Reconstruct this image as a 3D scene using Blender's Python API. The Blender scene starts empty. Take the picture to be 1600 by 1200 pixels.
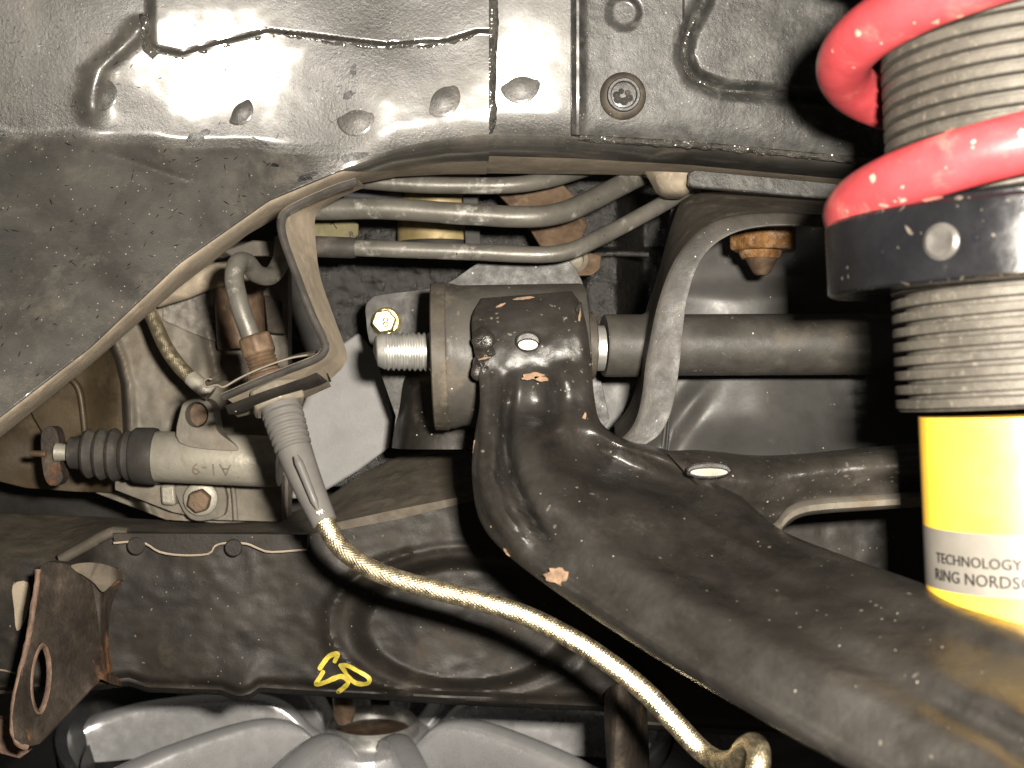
import bpy, bmesh, math, random
import numpy as np
from mathutils import Vector, Matrix, noise

random.seed(7)
SC = bpy.context.scene
COL = SC.collection

# ---------------------------------------------------------------- camera, world, flash, exposure
F = 2000.0                                   # focal length in pixels of a 1600 px wide frame
cam_d = bpy.data.cameras.new('camera')
cam = bpy.data.objects.new('camera', cam_d)
COL.objects.link(cam)
cam.location = (0, 0, 0)
cam.rotation_euler = (math.radians(90), 0, 0)
cam_d.sensor_width = 36.0
cam_d.lens = 36.0 * F / 1600.0
cam_d.clip_start = 0.01
cam_d.clip_end = 50
cam_d.dof.use_dof = True
cam_d.dof.focus_distance = 0.455
cam_d.dof.aperture_fstop = 20.0
SC.camera = cam

world = bpy.data.worlds.new('World')
SC.world = world
world.use_nodes = True
wb = world.node_tree.nodes['Background']
wb.inputs[0].default_value = (1.0, 0.93, 0.82, 1)
wb.inputs[1].default_value = 0.06

fl_d = bpy.data.lights.new('camera_flash', 'AREA')
fl_d.shape = 'RECTANGLE'
fl_d.size = 0.022
fl_d.size_y = 0.014
fl_d.energy = 9.0
fl_d.color = (1.0, 0.92, 0.80)
flash = bpy.data.objects.new('camera_flash', fl_d)
COL.objects.link(flash)
flash.location = (0.036, 0.0, 0.024)
flash.rotation_euler = (math.radians(90), 0, math.radians(-3))

SC.view_settings.view_transform = 'Standard'
SC.view_settings.look = 'None'
SC.view_settings.exposure = 0.0
SC.view_settings.gamma = 1.0

# ---------------------------------------------------------------- helpers
def P(px, py, d):
    return Vector(((px - 800) / F * d, d, (600 - py) / F * d))

def S(px, d):
    return px / F * d

def ip(x, xs, ys):
    return float(np.interp(x, xs, ys))

def sst(a, b, x):
    if a == b:
        return 0.0 if x < a else 1.0
    t = min(1, max(0, (x - a) / (b - a)))
    return t * t * (3 - 2 * t)

def crv(pts, n=8, closed=False):
    """Catmull-Rom through points of any dimension"""
    A = [np.array(p, float) for p in pts]
    out = []
    m = len(A)
    rng = range(m) if closed else range(m - 1)
    for i in rng:
        if closed:
            p0, p1, p2, p3 = A[(i - 1) % m], A[i], A[(i + 1) % m], A[(i + 2) % m]
        else:
            p1, p2 = A[i], A[i + 1]
            p0 = A[i - 1] if i > 0 else 2 * p1 - p2
            p3 = A[i + 2] if i + 2 < m else 2 * p2 - p1
        for k in range(n):
            t = k / n
            out.append(0.5 * ((2 * p1) + (-p0 + p2) * t + (2 * p0 - 5 * p1 + 4 * p2 - p3) * t * t
                              + (-p0 + 3 * p1 - 3 * p2 + p3) * t ** 3))
    if not closed:
        out.append(A[-1])
    return [tuple(o) for o in out]

def Pc(pts, n=8):
    return [P(*p) for p in crv(pts, n)]

def root_of(o):
    while o.parent:
        o = o.parent
    return o

def thing(name, label, cat, loc, group=None):
    o = bpy.data.objects.new(name, None)
    o.empty_display_size = 0.01
    COL.objects.link(o)
    o.location = loc
    o['label'] = label
    o['category'] = cat
    if group:
        o['group'] = group
    return o

def tag(o, label, cat, group=None):
    o['label'] = label
    o['category'] = cat
    if group:
        o['group'] = group
    return o

def mesh(name, V, Fc, mat, parent=None, sharp=35, uv=None, flat=False):
    if parent is not None:
        off = Vector(root_of(parent).location)
    else:
        lo = [min(v[k] for v in V) for k in range(3)]
        hi = [max(v[k] for v in V) for k in range(3)]
        off = Vector(((lo[0] + hi[0]) / 2, (lo[1] + hi[1]) / 2, lo[2]))
    me = bpy.data.meshes.new(name)
    me.from_pydata([tuple(Vector(v) - off) for v in V], [], Fc)
    me.materials.append(mat)
    if uv is not None:
        lay = me.uv_layers.new(name='UVMap')
        idx = np.empty(len(me.loops), dtype=np.int32)
        me.loops.foreach_get('vertex_index', idx)
        lay.data.foreach_set('uv', np.array(uv, dtype=np.float32)[idx].ravel())
    if not flat:
        me.shade_smooth()
        if sharp:
            me.set_sharp_from_angle(angle=math.radians(sharp))
    o = bpy.data.objects.new(name, me)
    COL.objects.link(o)
    if parent is not None:
        o.parent = parent
    else:
        o.location = off
    return o

def bevel(o, w, seg=2, ang=40):
    m = o.modifiers.new('bevel', 'BEVEL')
    m.width = w
    m.segments = seg
    m.limit_method = 'ANGLE'
    m.angle_limit = math.radians(ang)
    m.harden_normals = False
    return o

def grid_shell(name, G, mat, parent, thick=0.002, sharp=40, back=None):
    """G[row][col] of world points; a sheet with thickness"""
    nv, nu = len(G), len(G[0])
    V = [Vector(p) for r in G for p in r]
    n = len(V)
    Fc = []
    for j in range(nv - 1):
        for i in range(nu - 1):
            a = j * nu + i
            Fc.append((a, a + nu, a + nu + 1, a + 1))
    if thick:
        V += [p + Vector((0, thick, 0)) if back is None else p + Vector(back) * thick for p in V[:n]]
        m = len(Fc)
        for k in range(m):
            Fc.append(tuple(n + q for q in reversed(Fc[k])))
        bd = [i for i in range(nu)] + [j * nu + nu - 1 for j in range(1, nv)] + \
             [(nv - 1) * nu + i for i in range(nu - 2, -1, -1)] + [j * nu for j in range(nv - 2, 0, -1)]
        for k in range(len(bd)):
            a, b = bd[k], bd[(k + 1) % len(bd)]
            Fc.append((a, b, n + b, n + a))
    return mesh(name, V, Fc, mat, parent, sharp)

def fn(v):
    return v if callable(v) else (lambda *a: v)

def hsheet(name, mat, parent, x0, x1, top, bot, dfun, nu, nv, thick=0.002, sharp=40):
    top, bot = fn(top), fn(bot)
    G = []
    for j in range(nv + 1):
        r = []
        for i in range(nu + 1):
            x = x0 + (x1 - x0) * i / nu
            y = top(x) + (bot(x) - top(x)) * j / nv
            r.append(P(x, y, dfun(x, y)))
        G.append(r)
    return grid_shell(name, G, mat, parent, thick, sharp)

def ssheet(name, mat, parent, rows, n1=6, n2=4, disp=None, thick=0.002, sharp=40):
    """rows of (px,py,d) stations, smoothed both ways"""
    R = [crv(r, n2) for r in rows]
    C = [crv([R[k][i] for k in range(len(R))], n1) for i in range(len(R[0]))]
    nv, nu = len(C[0]), len(C)
    G = []
    for j in range(nv):
        r = []
        for i in range(nu):
            x, y, d = C[i][j]
            if disp:
                d += disp(x, y, i / (nu - 1), j / (nv - 1))
            r.append(P(x, y, d))
        G.append(r)
    return grid_shell(name, G, mat, parent, thick, sharp)

def plate(name, mat, parent, outline, d, thick=0.003, holes=(), bev=0.0006, flat=False):
    """polygon in picture directions at its own distance, with real thickness"""
    d = fn(d)
    loops = [[P(x, y, d(x, y)) for x, y in outline]] + [[P(x, y, d(x, y)) for x, y in h] for h in holes]
    bm = bmesh.new()
    es = []
    idx = []
    for L in loops:
        vs = [bm.verts.new(p) for p in L]
        idx.append(vs)
        for k in range(len(vs)):
            es.append(bm.edges.new((vs[k], vs[(k + 1) % len(vs)])))
    bmesh.ops.triangle_fill(bm, use_beauty=True, use_dissolve=False, edges=es)
    bm.verts.index_update()
    V = [v.co.copy() for v in bm.verts]
    Fc = []
    for f in bm.faces:
        f.normal_update()
        q = [v.index for v in f.verts]
        Fc.append(q if f.normal.y < 0 else q[::-1])
    li = [[v.index for v in vs] for vs in idx]
    bm.free()
    n = len(V)
    V += [v + Vector((0, thick, 0)) for v in V]
    m = len(Fc)
    for k in range(m):
        Fc.append([n + q for q in reversed(Fc[k])])
    for k, L in enumerate(li):
        A = sum(loops[k][i].x * loops[k][(i + 1) % len(L)].z - loops[k][(i + 1) % len(L)].x * loops[k][i].z for i in range(len(L)))
        ccw = A > 0
        if k > 0:
            ccw = not ccw
        for i in range(len(L)):
            a, b = L[i], L[(i + 1) % len(L)]
            Fc.append([b, a, n + a, n + b] if ccw else [a, b, n + b, n + a])
    o = mesh(name, V, Fc, mat, parent, 35, flat=flat)
    if bev:
        bevel(o, bev, 2, 50)
    return o

def frame_from(axis):
    a = Vector(axis).normalized()
    h = Vector((0, 0, 1)) if abs(a.z) < 0.9 else Vector((0, 1, 0))
    u = a.cross(h).normalized()
    v = a.cross(u).normalized()
    return a, u, v

def lathe(name, mat, parent, prof, p0, axis, n=40, sharp=35, phase=0.0, pitch=0.0, flat=False, cap=True):
    a, u, v = frame_from(axis)
    p0 = Vector(p0)
    V, Fc = [], []
    for h, r in prof:
        for k in range(n):
            t = 2 * math.pi * k / n + phase
            V.append(p0 + a * (h + pitch * k / n) + (u * math.cos(t) + v * math.sin(t)) * r)
    m = len(prof)
    for j in range(m - 1):
        for k in range(n):
            k2 = (k + 1) % n
            Fc.append((j * n + k, j * n + k2, (j + 1) * n + k2, (j + 1) * n + k))
    if cap:
        Fc.append(tuple(range(n - 1, -1, -1)))
        Fc.append(tuple((m - 1) * n + k for k in range(n)))
    bmx = bmesh.new()
    vs = [bmx.verts.new(p) for p in V]
    for f in Fc:
        try:
            bmx.faces.new([vs[i] for i in f])
        except ValueError:
            pass
    bmesh.ops.recalc_face_normals(bmx, faces=bmx.faces)
    bmx.verts.index_update()
    Fc = [[q.index for q in f.verts] for f in bmx.faces]
    bmx.free()
    return mesh(name, V, Fc, mat, parent, sharp, flat=flat)

def hexnut(name, mat, parent, p0, axis, h, r, phase=0.0, bev=0.0008):
    o = lathe(name, mat, parent, [(0, r), (h, r)], p0, axis, 6, 20, phase)
    return bevel(o, bev, 2, 30)

def tube(name, mat, parent, pts, rad, n=16, rfun=None, cap=True, sharp=40, squash=None):
    """pts: world points (already smooth); rad number or list"""
    pts = [Vector(p) for p in pts]
    m = len(pts)
    R = rad if isinstance(rad, (list, tuple)) else [rad] * m
    T = []
    for i in range(m):
        t = pts[min(i + 1, m - 1)] - pts[max(i - 1, 0)]
        T.append(t.normalized())
    h = Vector((0, -1, 0))
    if abs(T[0].dot(h)) > 0.9:
        h = Vector((0, 0, 1))
    u = (h - T[0] * h.dot(T[0])).normalized()
    V, uv = [], []
    s = 0.0
    for i in range(m):
        if i:
            s += (pts[i] - pts[i - 1]).length
            u = (u - T[i] * u.dot(T[i])).normalized()
        w = T[i].cross(u)
        for k in range(n):
            a = 2 * math.pi * k / n
            r = R[i] if rfun is None else rfun(R[i], a, s)
            V.append(pts[i] + (u * math.cos(a) + w * math.sin(a)) * r)
            uv.append((k / n, s))
    Fc = []
    for i in range(m - 1):
        for k in range(n):
            k2 = (k + 1) % n
            Fc.append((i * n + k, i * n + k2, (i + 1) * n + k2, (i + 1) * n + k))
    if cap:
        Fc.append(tuple(range(n - 1, -1, -1)))
        Fc.append(tuple((m - 1) * n + k for k in range(n)))
    return mesh(name, V, Fc, mat, parent, sharp, uv)

def resample(pts, step):
    pts = [Vector(p) for p in pts]
    out = [pts[0]]
    acc = 0.0
    for a, b in zip(pts, pts[1:]):
        L = (b - a).length
        pos = step - acc
        while pos <= L:
            out.append(a + (b - a) * (pos / L))
            pos += step
        acc = L - (pos - step)
    return out

def dome(name, mat, parent, px, py, d, rx, h, ry=None, n=24, lumps=0.0, seed=0, soft=False):
    """low rounded nub standing off a surface toward the viewer"""
    ry = ry or rx
    V, Fc = [], []
    m = 10 if soft else 6
    for j in range(m + 1):
        t = j / m * math.pi / 2
        if soft:
            rho = 1 - j / m
            for k in range(n):
                a = 2 * math.pi * k / n
                V.append(P(px + math.cos(a) * rho * rx, py + math.sin(a) * rho * ry, d - h * 0.5 * (1 + math.cos(math.pi * rho)) + (0.0002 if j == 0 else 0)) if j < m else P(px + math.cos(a) * .01, py + math.sin(a) * .01, d - h))
            continue
        for k in range(n):
            a = 2 * math.pi * k / n
            f = 1 + lumps * noise.noise(Vector((math.cos(a) * 1.3 + seed, math.sin(a) * 1.3, t)))
            V.append(P(px + math.cos(a) * math.cos(t) * rx * f, py + math.sin(a) * math.cos(t) * ry * f,
                       d - h * math.sin(t) * f + (0.001 if j == 0 else 0)))
    for j in range(m):
        for k in range(n):
            k2 = (k + 1) % n
            Fc.append((j * n + k, (j + 1) * n + k, (j + 1) * n + k2, j * n + k2))
    Fc.append(tuple(m * n + k for k in range(n - 1, -1, -1)))
    return mesh(name, V, Fc, mat, parent, 60)

def text_obj(name, body, mat, parent, size, place, extrude=0.0004, spacing=1.0):
    """lettering as mesh; place(x, y, z) maps text coordinates (metres) to a world point"""
    cu = bpy.data.curves.new('lettering', 'FONT')
    cu.body = body
    cu.size = size
    cu.extrude = extrude
    cu.space_character = spacing
    cu.resolution_u = 3
    t = bpy.data.objects.new('lettering', cu)
    COL.objects.link(t)
    bpy.context.view_layer.update()
    dg = bpy.context.evaluated_depsgraph_get()
    me = bpy.data.meshes.new_from_object(t.evaluated_get(dg))
    V = [place(v.co.x, v.co.y, v.co.z) for v in me.vertices]
    Fc = [tuple(p.vertices) for p in me.polygons]
    bpy.data.objects.remove(t)
    bpy.data.meshes.remove(me)
    bpy.data.curves.remove(cu)
    return mesh(name, V, Fc, mat, parent, 30)

# ---------------------------------------------------------------- materials
def mk(name, col, rough=0.5, metal=0.0, var=0.35, vs=90, dust=None, damt=0.0, ds=45, drough=0.85,
       speck=0.0, sps=900, speckcol=(0.55, 0.52, 0.46), bump=0.25, bs=700, bd=0.0004, rvar=0.12,
       coat=0.0, rust=0.0, rs=70, stretch=None, spec=0.25, lump=0.0, ls=60, ld=0.001, keep=False, film=None):
    if not keep:
        col = tuple(c * 0.5 for c in col)
        speckcol = tuple(c * 0.6 for c in speckcol)
        if dust is not None:
            dust = tuple(c * 0.55 for c in dust)
    m = bpy.data.materials.new(name)
    m.use_nodes = True
    nt = m.node_tree
    N, L = nt.nodes, nt.links
    b = N['Principled BSDF']
    tc = N.new('ShaderNodeTexCoord')
    vec = tc.outputs['Object']
    if stretch:
        mp = N.new('ShaderNodeMapping')
        mp.inputs['Scale'].default_value = stretch
        L.new(vec, mp.inputs[0])
        vec = mp.outputs[0]

    def nz(scale, detail=6, rough_=0.6, dist=0.0):
        n = N.new('ShaderNodeTexNoise')
        n.inputs['Scale'].default_value = scale
        n.inputs['Detail'].default_value = detail
        n.inputs['Roughness'].default_value = rough_
        n.inputs['Distortion'].default_value = dist
        L.new(vec, n.inputs['Vector'])
        return n.outputs[0]

    def ramp(sock, a, bb):
        r = N.new('ShaderNodeMapRange')
        r.interpolation_type = 'SMOOTHSTEP'
        r.inputs['From Min'].default_value = a
        r.inputs['From Max'].default_value = bb
        L.new(sock, r.inputs['Value'])
        return r.outputs[0]

    def mix(fac, A, B):
        x = N.new('ShaderNodeMix')
        x.data_type = 'RGBA'
        if isinstance(fac, float):
            x.inputs[0].default_value = fac
        else:
            L.new(fac, x.inputs[0])
        for s, val in ((6, A), (7, B)):
            if isinstance(val, tuple):
                x.inputs[s].default_value = (*val, 1)
            else:
                L.new(val, x.inputs[s])
        return x.outputs[2]

    lo = tuple(c * (1 - var) for c in col)
    hi = tuple(min(1, c * (1 + var)) for c in col)
    c = mix(ramp(nz(vs, 8, 0.65, 0.3), 0.3, 0.7), lo, hi)
    rsock = None
    if rust > 0:
        f = ramp(nz(rs, 9, 0.7, 0.5), 0.68 - 0.32 * rust, 0.74 - 0.2 * rust)
        c = mix(f, c, mix(ramp(nz(rs * 4, 5), 0.35, 0.65), (0.10, 0.04, 0.018), (0.30, 0.13, 0.045)))
        rsock = f
    if dust is not None and damt > 0:
        f = ramp(nz(ds, 10, 0.72, 0.2), 0.72 - 0.5 * damt, 0.95 - 0.5 * damt)
        c = mix(f, c, dust)
        if rsock is None:
            rsock = f
        else:
            mx = N.new('ShaderNodeMath'); mx.operation = 'MAXIMUM'
            L.new(rsock, mx.inputs[0]); L.new(f, mx.inputs[1]); rsock = mx.outputs[0]
    if film:
        at = N.new('ShaderNodeAttribute')
        at.attribute_name = 'scuff'
        fm = N.new('ShaderNodeMath'); fm.operation = 'MULTIPLY'
        L.new(at.outputs['Fac'], fm.inputs[0])
        L.new(ramp(nz(38, 9, 0.7, 0.3), 0.22, 0.72), fm.inputs[1])
        c = mix(fm.outputs[0], c, film)
        if rsock is None:
            rsock = fm.outputs[0]
        else:
            mx2 = N.new('ShaderNodeMath'); mx2.operation = 'MAXIMUM'
            L.new(rsock, mx2.inputs[0]); L.new(fm.outputs[0], mx2.inputs[1]); rsock = mx2.outputs[0]
    if speck > 0:
        v = N.new('ShaderNodeTexVoronoi')
        v.inputs['Scale'].default_value = sps
        L.new(vec, v.inputs['Vector'])
        near = N.new('ShaderNodeMath'); near.operation = 'LESS_THAN'
        L.new(v.outputs['Distance'], near.inputs[0])
        sep = N.new('ShaderNodeSeparateColor')
        L.new(v.outputs['Color'], sep.inputs[0])
        pw_ = N.new('ShaderNodeMath'); pw_.operation = 'POWER'
        L.new(sep.outputs[1], pw_.inputs[0]); pw_.inputs[1].default_value = 3.2
        sz = N.new('ShaderNodeMath'); sz.operation = 'MULTIPLY'
        L.new(pw_.outputs[0], sz.inputs[0]); sz.inputs[1].default_value = 0.24
        L.new(sz.outputs[0], near.inputs[1])
        pick = N.new('ShaderNodeMath'); pick.operation = 'LESS_THAN'
        L.new(sep.outputs[0], pick.inputs[0]); pick.inputs[1].default_value = speck
        mul = N.new('ShaderNodeMath'); mul.operation = 'MULTIPLY'
        L.new(near.outputs[0], mul.inputs[0]); L.new(pick.outputs[0], mul.inputs[1])
        c = mix(mul.outputs[0], c, speckcol)
    L.new(c, b.inputs['Base Color'])
    # roughness
    rn = N.new('ShaderNodeMapRange')
    rn.inputs['From Min'].default_value = 0.3
    rn.inputs['From Max'].default_value = 0.7
    rn.inputs['To Min'].default_value = max(0.05, rough - rvar)
    rn.inputs['To Max'].default_value = min(1, rough + rvar)
    L.new(nz(vs * 2.3, 6), rn.inputs['Value'])
    if rsock is not None:
        mm = N.new('ShaderNodeMix')
        L.new(rsock, mm.inputs[0]); L.new(rn.outputs[0], mm.inputs[2]); mm.inputs[3].default_value = drough
        L.new(mm.outputs[0], b.inputs['Roughness'])
        if metal > 0:
            ms = N.new('ShaderNodeMapRange')
            ms.inputs['To Min'].default_value = metal
            ms.inputs['To Max'].default_value = metal * 0.1
            L.new(rsock, ms.inputs['Value'])
            L.new(ms.outputs[0], b.inputs['Metallic'])
    else:
        L.new(rn.outputs[0], b.inputs['Roughness'])
        b.inputs['Metallic'].default_value = metal
    b.inputs['Specular IOR Level'].default_value = spec
    if coat:
        b.inputs['Coat Weight'].default_value = coat
        b.inputs['Coat Roughness'].default_value = 0.13
    # relief
    prev = None
    if lump:
        bl = N.new('ShaderNodeBump')
        bl.inputs['Strength'].default_value = lump
        bl.inputs['Distance'].default_value = ld
        L.new(nz(ls, 3, 0.5), bl.inputs['Height'])
        prev = bl.outputs[0]
    bp = N.new('ShaderNodeBump')
    bp.inputs['Strength'].default_value = bump
    bp.inputs['Distance'].default_value = bd
    L.new(nz(bs, 8, 0.7), bp.inputs['Height'])
    if prev:
        L.new(prev, bp.inputs['Normal'])
    L.new(bp.outputs[0], b.inputs['Normal'])
    return m

DUST = (0.25, 0.20, 0.145)
M = {}
M['rail'] = mk('wet_grey_undercoat', (0.034, 0.0322, 0.0295), 0.32, 0.0, 0.35, 38, (0.060, 0.0545, 0.046), 0.5, 55, 0.42,
               speck=0.3, sps=1000, speckcol=(0.2, 0.18, 0.155), bump=0.6, bs=900, bd=0.0003, lump=0.05, ls=30, ld=0.002, rvar=0.06, spec=0.28, coat=0.6, keep=True)  # pale specks paint sparkle into the colour, along with dirt
M['patch'] = mk('spotted_wet_undercoat', (0.030, 0.0295, 0.028), 0.32, 0.0, 0.4, 110, (0.074, 0.072, 0.067), 0.47, 150, 0.42,
                speck=0.3, sps=800, speckcol=(0.17, 0.17, 0.16), bump=0.5, bs=520, bd=0.0004, lump=0.1, ls=70, ld=0.0016, rvar=0.08, spec=0.16, coat=0.10, keep=True)
M['apron'] = M['rail']
M['dusty'] = mk('dust_covered_steel', (0.215, 0.180, 0.137), 0.85, 0, 0.2, 60, (0.31, 0.255, 0.185), 0.5, 140, bump=0.3, bs=900, keep=True)
M['dusty_dark'] = mk('dusty_dark_steel', (0.085, 0.073, 0.058), 0.6, 0, 0.35, 80, (0.20, 0.165, 0.12), 0.42, 110, speck=0.03, bump=0.3)
M['sealer'] = mk('glossy_seam_sealer', (0.085, 0.08, 0.07), 0.16, 0.1, 0.4, 150, bump=0.9, bs=330, bd=0.002, coat=0.5)
M['black'] = mk('black_paint', (0.026, 0.023, 0.0195), 0.45, 0, 0.4, 70, (0.11, 0.09, 0.066), 0.38, 65, 0.8,
                speck=0.1, sps=700, bump=0.25, bs=600, lump=0.25, ls=70, rvar=0.12)
M['arm'] = mk('worn_black_arm_paint', (0.024, 0.0215, 0.019), 0.25, 0, 0.45, 60, (0.10, 0.09, 0.076), 0.32, 30, 0.64,
              film=(0.021, 0.0192, 0.017), speck=0.14, sps=700, speckcol=(0.3, 0.27, 0.22), bump=0.35, bs=420, bd=0.0005, lump=0.55, ls=75, ld=0.0018, rvar=0.12, spec=0.45)
M['subframe'] = mk('grimy_black_subframe', (0.027, 0.023, 0.019), 0.55, 0, 0.4, 40, (0.07, 0.055, 0.04), 0.38, 45, 0.8,
                   speck=0.15, sps=750, speckcol=(0.3, 0.25, 0.18), bump=0.35, bs=600, lump=0.15, ls=40, ld=0.0012, spec=0.25)
M['subtop'] = mk('dusty_subframe_top', (0.125, 0.105, 0.08), 0.75, 0, 0.35, 70, (0.19, 0.158, 0.115), 0.5, 90, speck=0.05, bump=0.4)
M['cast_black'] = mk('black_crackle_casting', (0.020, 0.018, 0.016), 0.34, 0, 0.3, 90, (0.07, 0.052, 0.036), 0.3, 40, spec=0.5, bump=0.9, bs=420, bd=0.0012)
M['grey_panel'] = mk('satin_dark_panel', (0.075, 0.072, 0.068), 0.42, 0, 0.2, 30, (0.16, 0.145, 0.12), 0.22, 60, 0.8,
                     speck=0.05, sps=650, bump=0.12, bs=500)
M['bar'] = mk('grey_black_bar', (0.075, 0.069, 0.061), 0.5, 0.0, 0.3, 60, (0.15, 0.125, 0.092), 0.40, 55, 0.8, speck=0.12, sps=620, bump=0.25, spec=0.25)
M['pipe'] = mk('chipped_olive_pipe_coating', (0.16, 0.15, 0.130), 0.38, 0.25, 0.25, 60, (0.66, 0.64, 0.59), 0.33, 85, 0.5,
               speck=0.3, sps=600, speckcol=(0.03, 0.026, 0.022), bump=0.3, rvar=0.1)
M['rubber'] = mk('grey_rubber', (0.165, 0.157, 0.147), 0.48, 0, 0.15, 60, (0.20, 0.185, 0.16), 0.3, 80, bump=0.12, bs=900)
M['boot'] = mk('dusty_black_rubber', (0.055, 0.05, 0.045), 0.62, 0, 0.25, 70, (0.13, 0.115, 0.09), 0.42, 70, bump=0.3)
M['alu'] = mk('oily_cast_aluminium', (0.235, 0.21, 0.172), 0.6, 0.15, 0.28, 40, (0.17, 0.125, 0.075), 0.47, 34, 0.7,
              bump=0.5, bs=380, bd=0.0006)
M['alu_bright'] = mk('speckled_aluminium', (0.46, 0.43, 0.36), 0.45, 0.3, 0.15, 60, (0.26, 0.20, 0.13), 0.30, 55, 0.6,
                     speck=0.3, sps=800, speckcol=(0.16, 0.11, 0.07), bump=0.5, bs=500, bd=0.0005)
M['alu_crack'] = mk('cracked_pale_coating', (0.34, 0.31, 0.27), 0.6, 0.1, 0.3, 160, (0.13, 0.10, 0.07), 0.33, 150, bump=0.9, bs=260, bd=0.0012)
M['shield'] = mk('pale_grey_shield', (0.38, 0.375, 0.37), 0.6, 0.1, 0.10, 50, bump=0.5, bs=900)
M['brown'] = mk('oily_brown_casting', (0.085, 0.062, 0.036), 0.45, 0.1, 0.4, 30, (0.14, 0.10, 0.055), 0.4, 40, bump=0.3)
M['zinc'] = mk('bright_zinc', (0.46, 0.455, 0.435), 0.40, 0.8, 0.12, 90, bump=0.2, bs=800, keep=True)
M['yellow_zinc'] = mk('yellow_zinc', (0.62, 0.52, 0.25), 0.34, 0.9, 0.2, 150, bump=0.5, bs=500, keep=True)
M['braid'] = mk('golden_steel_braid', (0.74, 0.64, 0.44), 0.38, 1.0, 0.08, 200, bump=0.1, bs=2000, keep=True)
M['rust'] = mk('flaky_orange_rust', (0.30, 0.145, 0.045), 0.6, 0.3, 0.5, 120, (0.42, 0.38, 0.32), 0.52, 130, 0.5, bump=0.9, bs=350, bd=0.0012)
M['brown_rust'] = mk('brown_rust', (0.16, 0.105, 0.068), 0.55, 0.3, 0.4, 90, (0.24, 0.18, 0.12), 0.4, 120, bump=0.6, bs=450)
M['rusty_black'] = mk('rusting_black_bracket', (0.060, 0.047, 0.037), 0.6, 0, 0.45, 60, (0.16, 0.125, 0.092), 0.42, 60, 0.8,
                      rust=0.4, rs=30, bump=0.8, bs=300, bd=0.001, spec=0.2)
M['rust_edge'] = mk('rusted_bare_edge', (0.26, 0.17, 0.125), 0.6, 0.1, 0.5, 80, (0.34, 0.27, 0.22), 0.40, 90, bump=0.9, bs=260, bd=0.0014)
M['chip'] = mk('bare_primer_chip', (0.27, 0.17, 0.105), 0.7, 0, 0.45, 300, bump=0.8, bs=400, bd=0.0008)
M['weld'] = mk('painted_weld', (0.034, 0.030, 0.026), 0.27, 0, 0.4, 200, (0.16, 0.125, 0.09), 0.26, 180, 0.6, bump=0.6, bs=300, bd=0.0008, spec=0.5)
M['red'] = mk('red_powder_coat', (0.31, 0.040, 0.046), 0.38, 0, 0.2, 60, (0.42, 0.14, 0.115), 0.40, 55, 0.65,
              speck=0.2, sps=170, speckcol=(0.46, 0.2, 0.15), bump=0.2, bs=700, keep=True)
M['thread'] = mk('dusty_thread_ridge', (0.13, 0.118, 0.10), 0.5, 0.2, 0.25, 90, (0.24, 0.215, 0.175), 0.42, 500, 0.8, bump=0.35, bs=1500)
M['collar'] = mk('black_anodised_collar', (0.018, 0.018, 0.021), 0.24, 0.2, 0.25, 60, (0.11, 0.10, 0.08), 0.26, 60, speck=0.04, sps=420, bump=0.12)
M['yellow'] = mk('yellow_damper_paint', (0.88, 0.52, 0.045), 0.46, 0, 0.06, 60, (0.70, 0.42, 0.06), 0.25, 60, 0.6, bump=0.1, keep=True, spec=0.9)
M['label'] = mk('silver_grey_label', (0.15, 0.139, 0.122), 0.5, 0.0, 0.1, 50, bump=0.03, keep=True, spec=0.7)
M['ink'] = mk('dark_print', (0.02, 0.018, 0.016), 0.6, 0, 0.05, bump=0.02)
M['mark'] = mk('yellow_paint_marker', (0.42, 0.34, 0.05), 0.5, 0, 0.25, 260, bump=0.3, keep=True)
M['tar_and_hole_shade'] = mk('black_tar_and_hole_shade', (0.012, 0.011, 0.010), 0.4, 0, 0.3, 150, bump=0.5)  # tar on the apron, and the painted shade inside the arm's holes
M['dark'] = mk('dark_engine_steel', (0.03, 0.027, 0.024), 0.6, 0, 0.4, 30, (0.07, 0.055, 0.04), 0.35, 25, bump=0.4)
M['tan'] = mk('tan_canister_paint', (0.42, 0.33, 0.16), 0.5, 0.25, 0.3, 60, (0.18, 0.13, 0.07), 0.36, 90, bump=0.3)
M['slate'] = mk('slate_hose', (0.09, 0.095, 0.105), 0.5, 0, 0.15, bump=0.2)
M['wheel'] = mk('silver_metallic_lacquer', (0.60, 0.60, 0.61), 0.30, 0.65, 0.05, 60, speck=0.3, sps=1500, speckcol=(0.7, 0.7, 0.72), bump=0.05, coat=0.4, keep=True)
M['barrel'] = mk('dusty_wheel_barrel', (0.09, 0.09, 0.093), 0.5, 0.3, 0.15, 40, (0.13, 0.11, 0.09), 0.35, 40)
M['strap'] = mk('bare_grey_strap_edge', (0.15, 0.14, 0.13), 0.36, 0.3, 0.35, 90, (0.2, 0.17, 0.13), 0.3, 90, bump=0.3, spec=0.4)
M['olive'] = mk('olive_plate', (0.17, 0.145, 0.06), 0.55, 0.1, 0.3, 90, bump=0.2)
M['leg'] = mk('worn_grey_leg_paint', (0.034, 0.030, 0.026), 0.33, 0, 0.45, 60, (0.10, 0.09, 0.076), 0.36, 40, 0.55,
              film=(0.075, 0.067, 0.056), speck=0.3, sps=600, speckcol=(0.36, 0.32, 0.27), bump=0.4, bs=420, bd=0.0005, lump=0.5, ls=75, ld=0.0018, spec=0.5)
M['gusset'] = mk('grimy_gusset_edge', (0.050, 0.045, 0.038), 0.5, 0, 0.35, 70, (0.13, 0.108, 0.08), 0.36, 80, 0.8, speck=0.15, bump=0.3)
M['tyre'] = mk('black_tyre_rubber', (0.02, 0.02, 0.02), 0.6, 0, 0.2, bump=0.3)
M['floor'] = mk('dark_garage_concrete', (0.06, 0.055, 0.05), 0.85, 0, 0.3, 12, bump=0.4, bs=120, bd=0.002)
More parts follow.
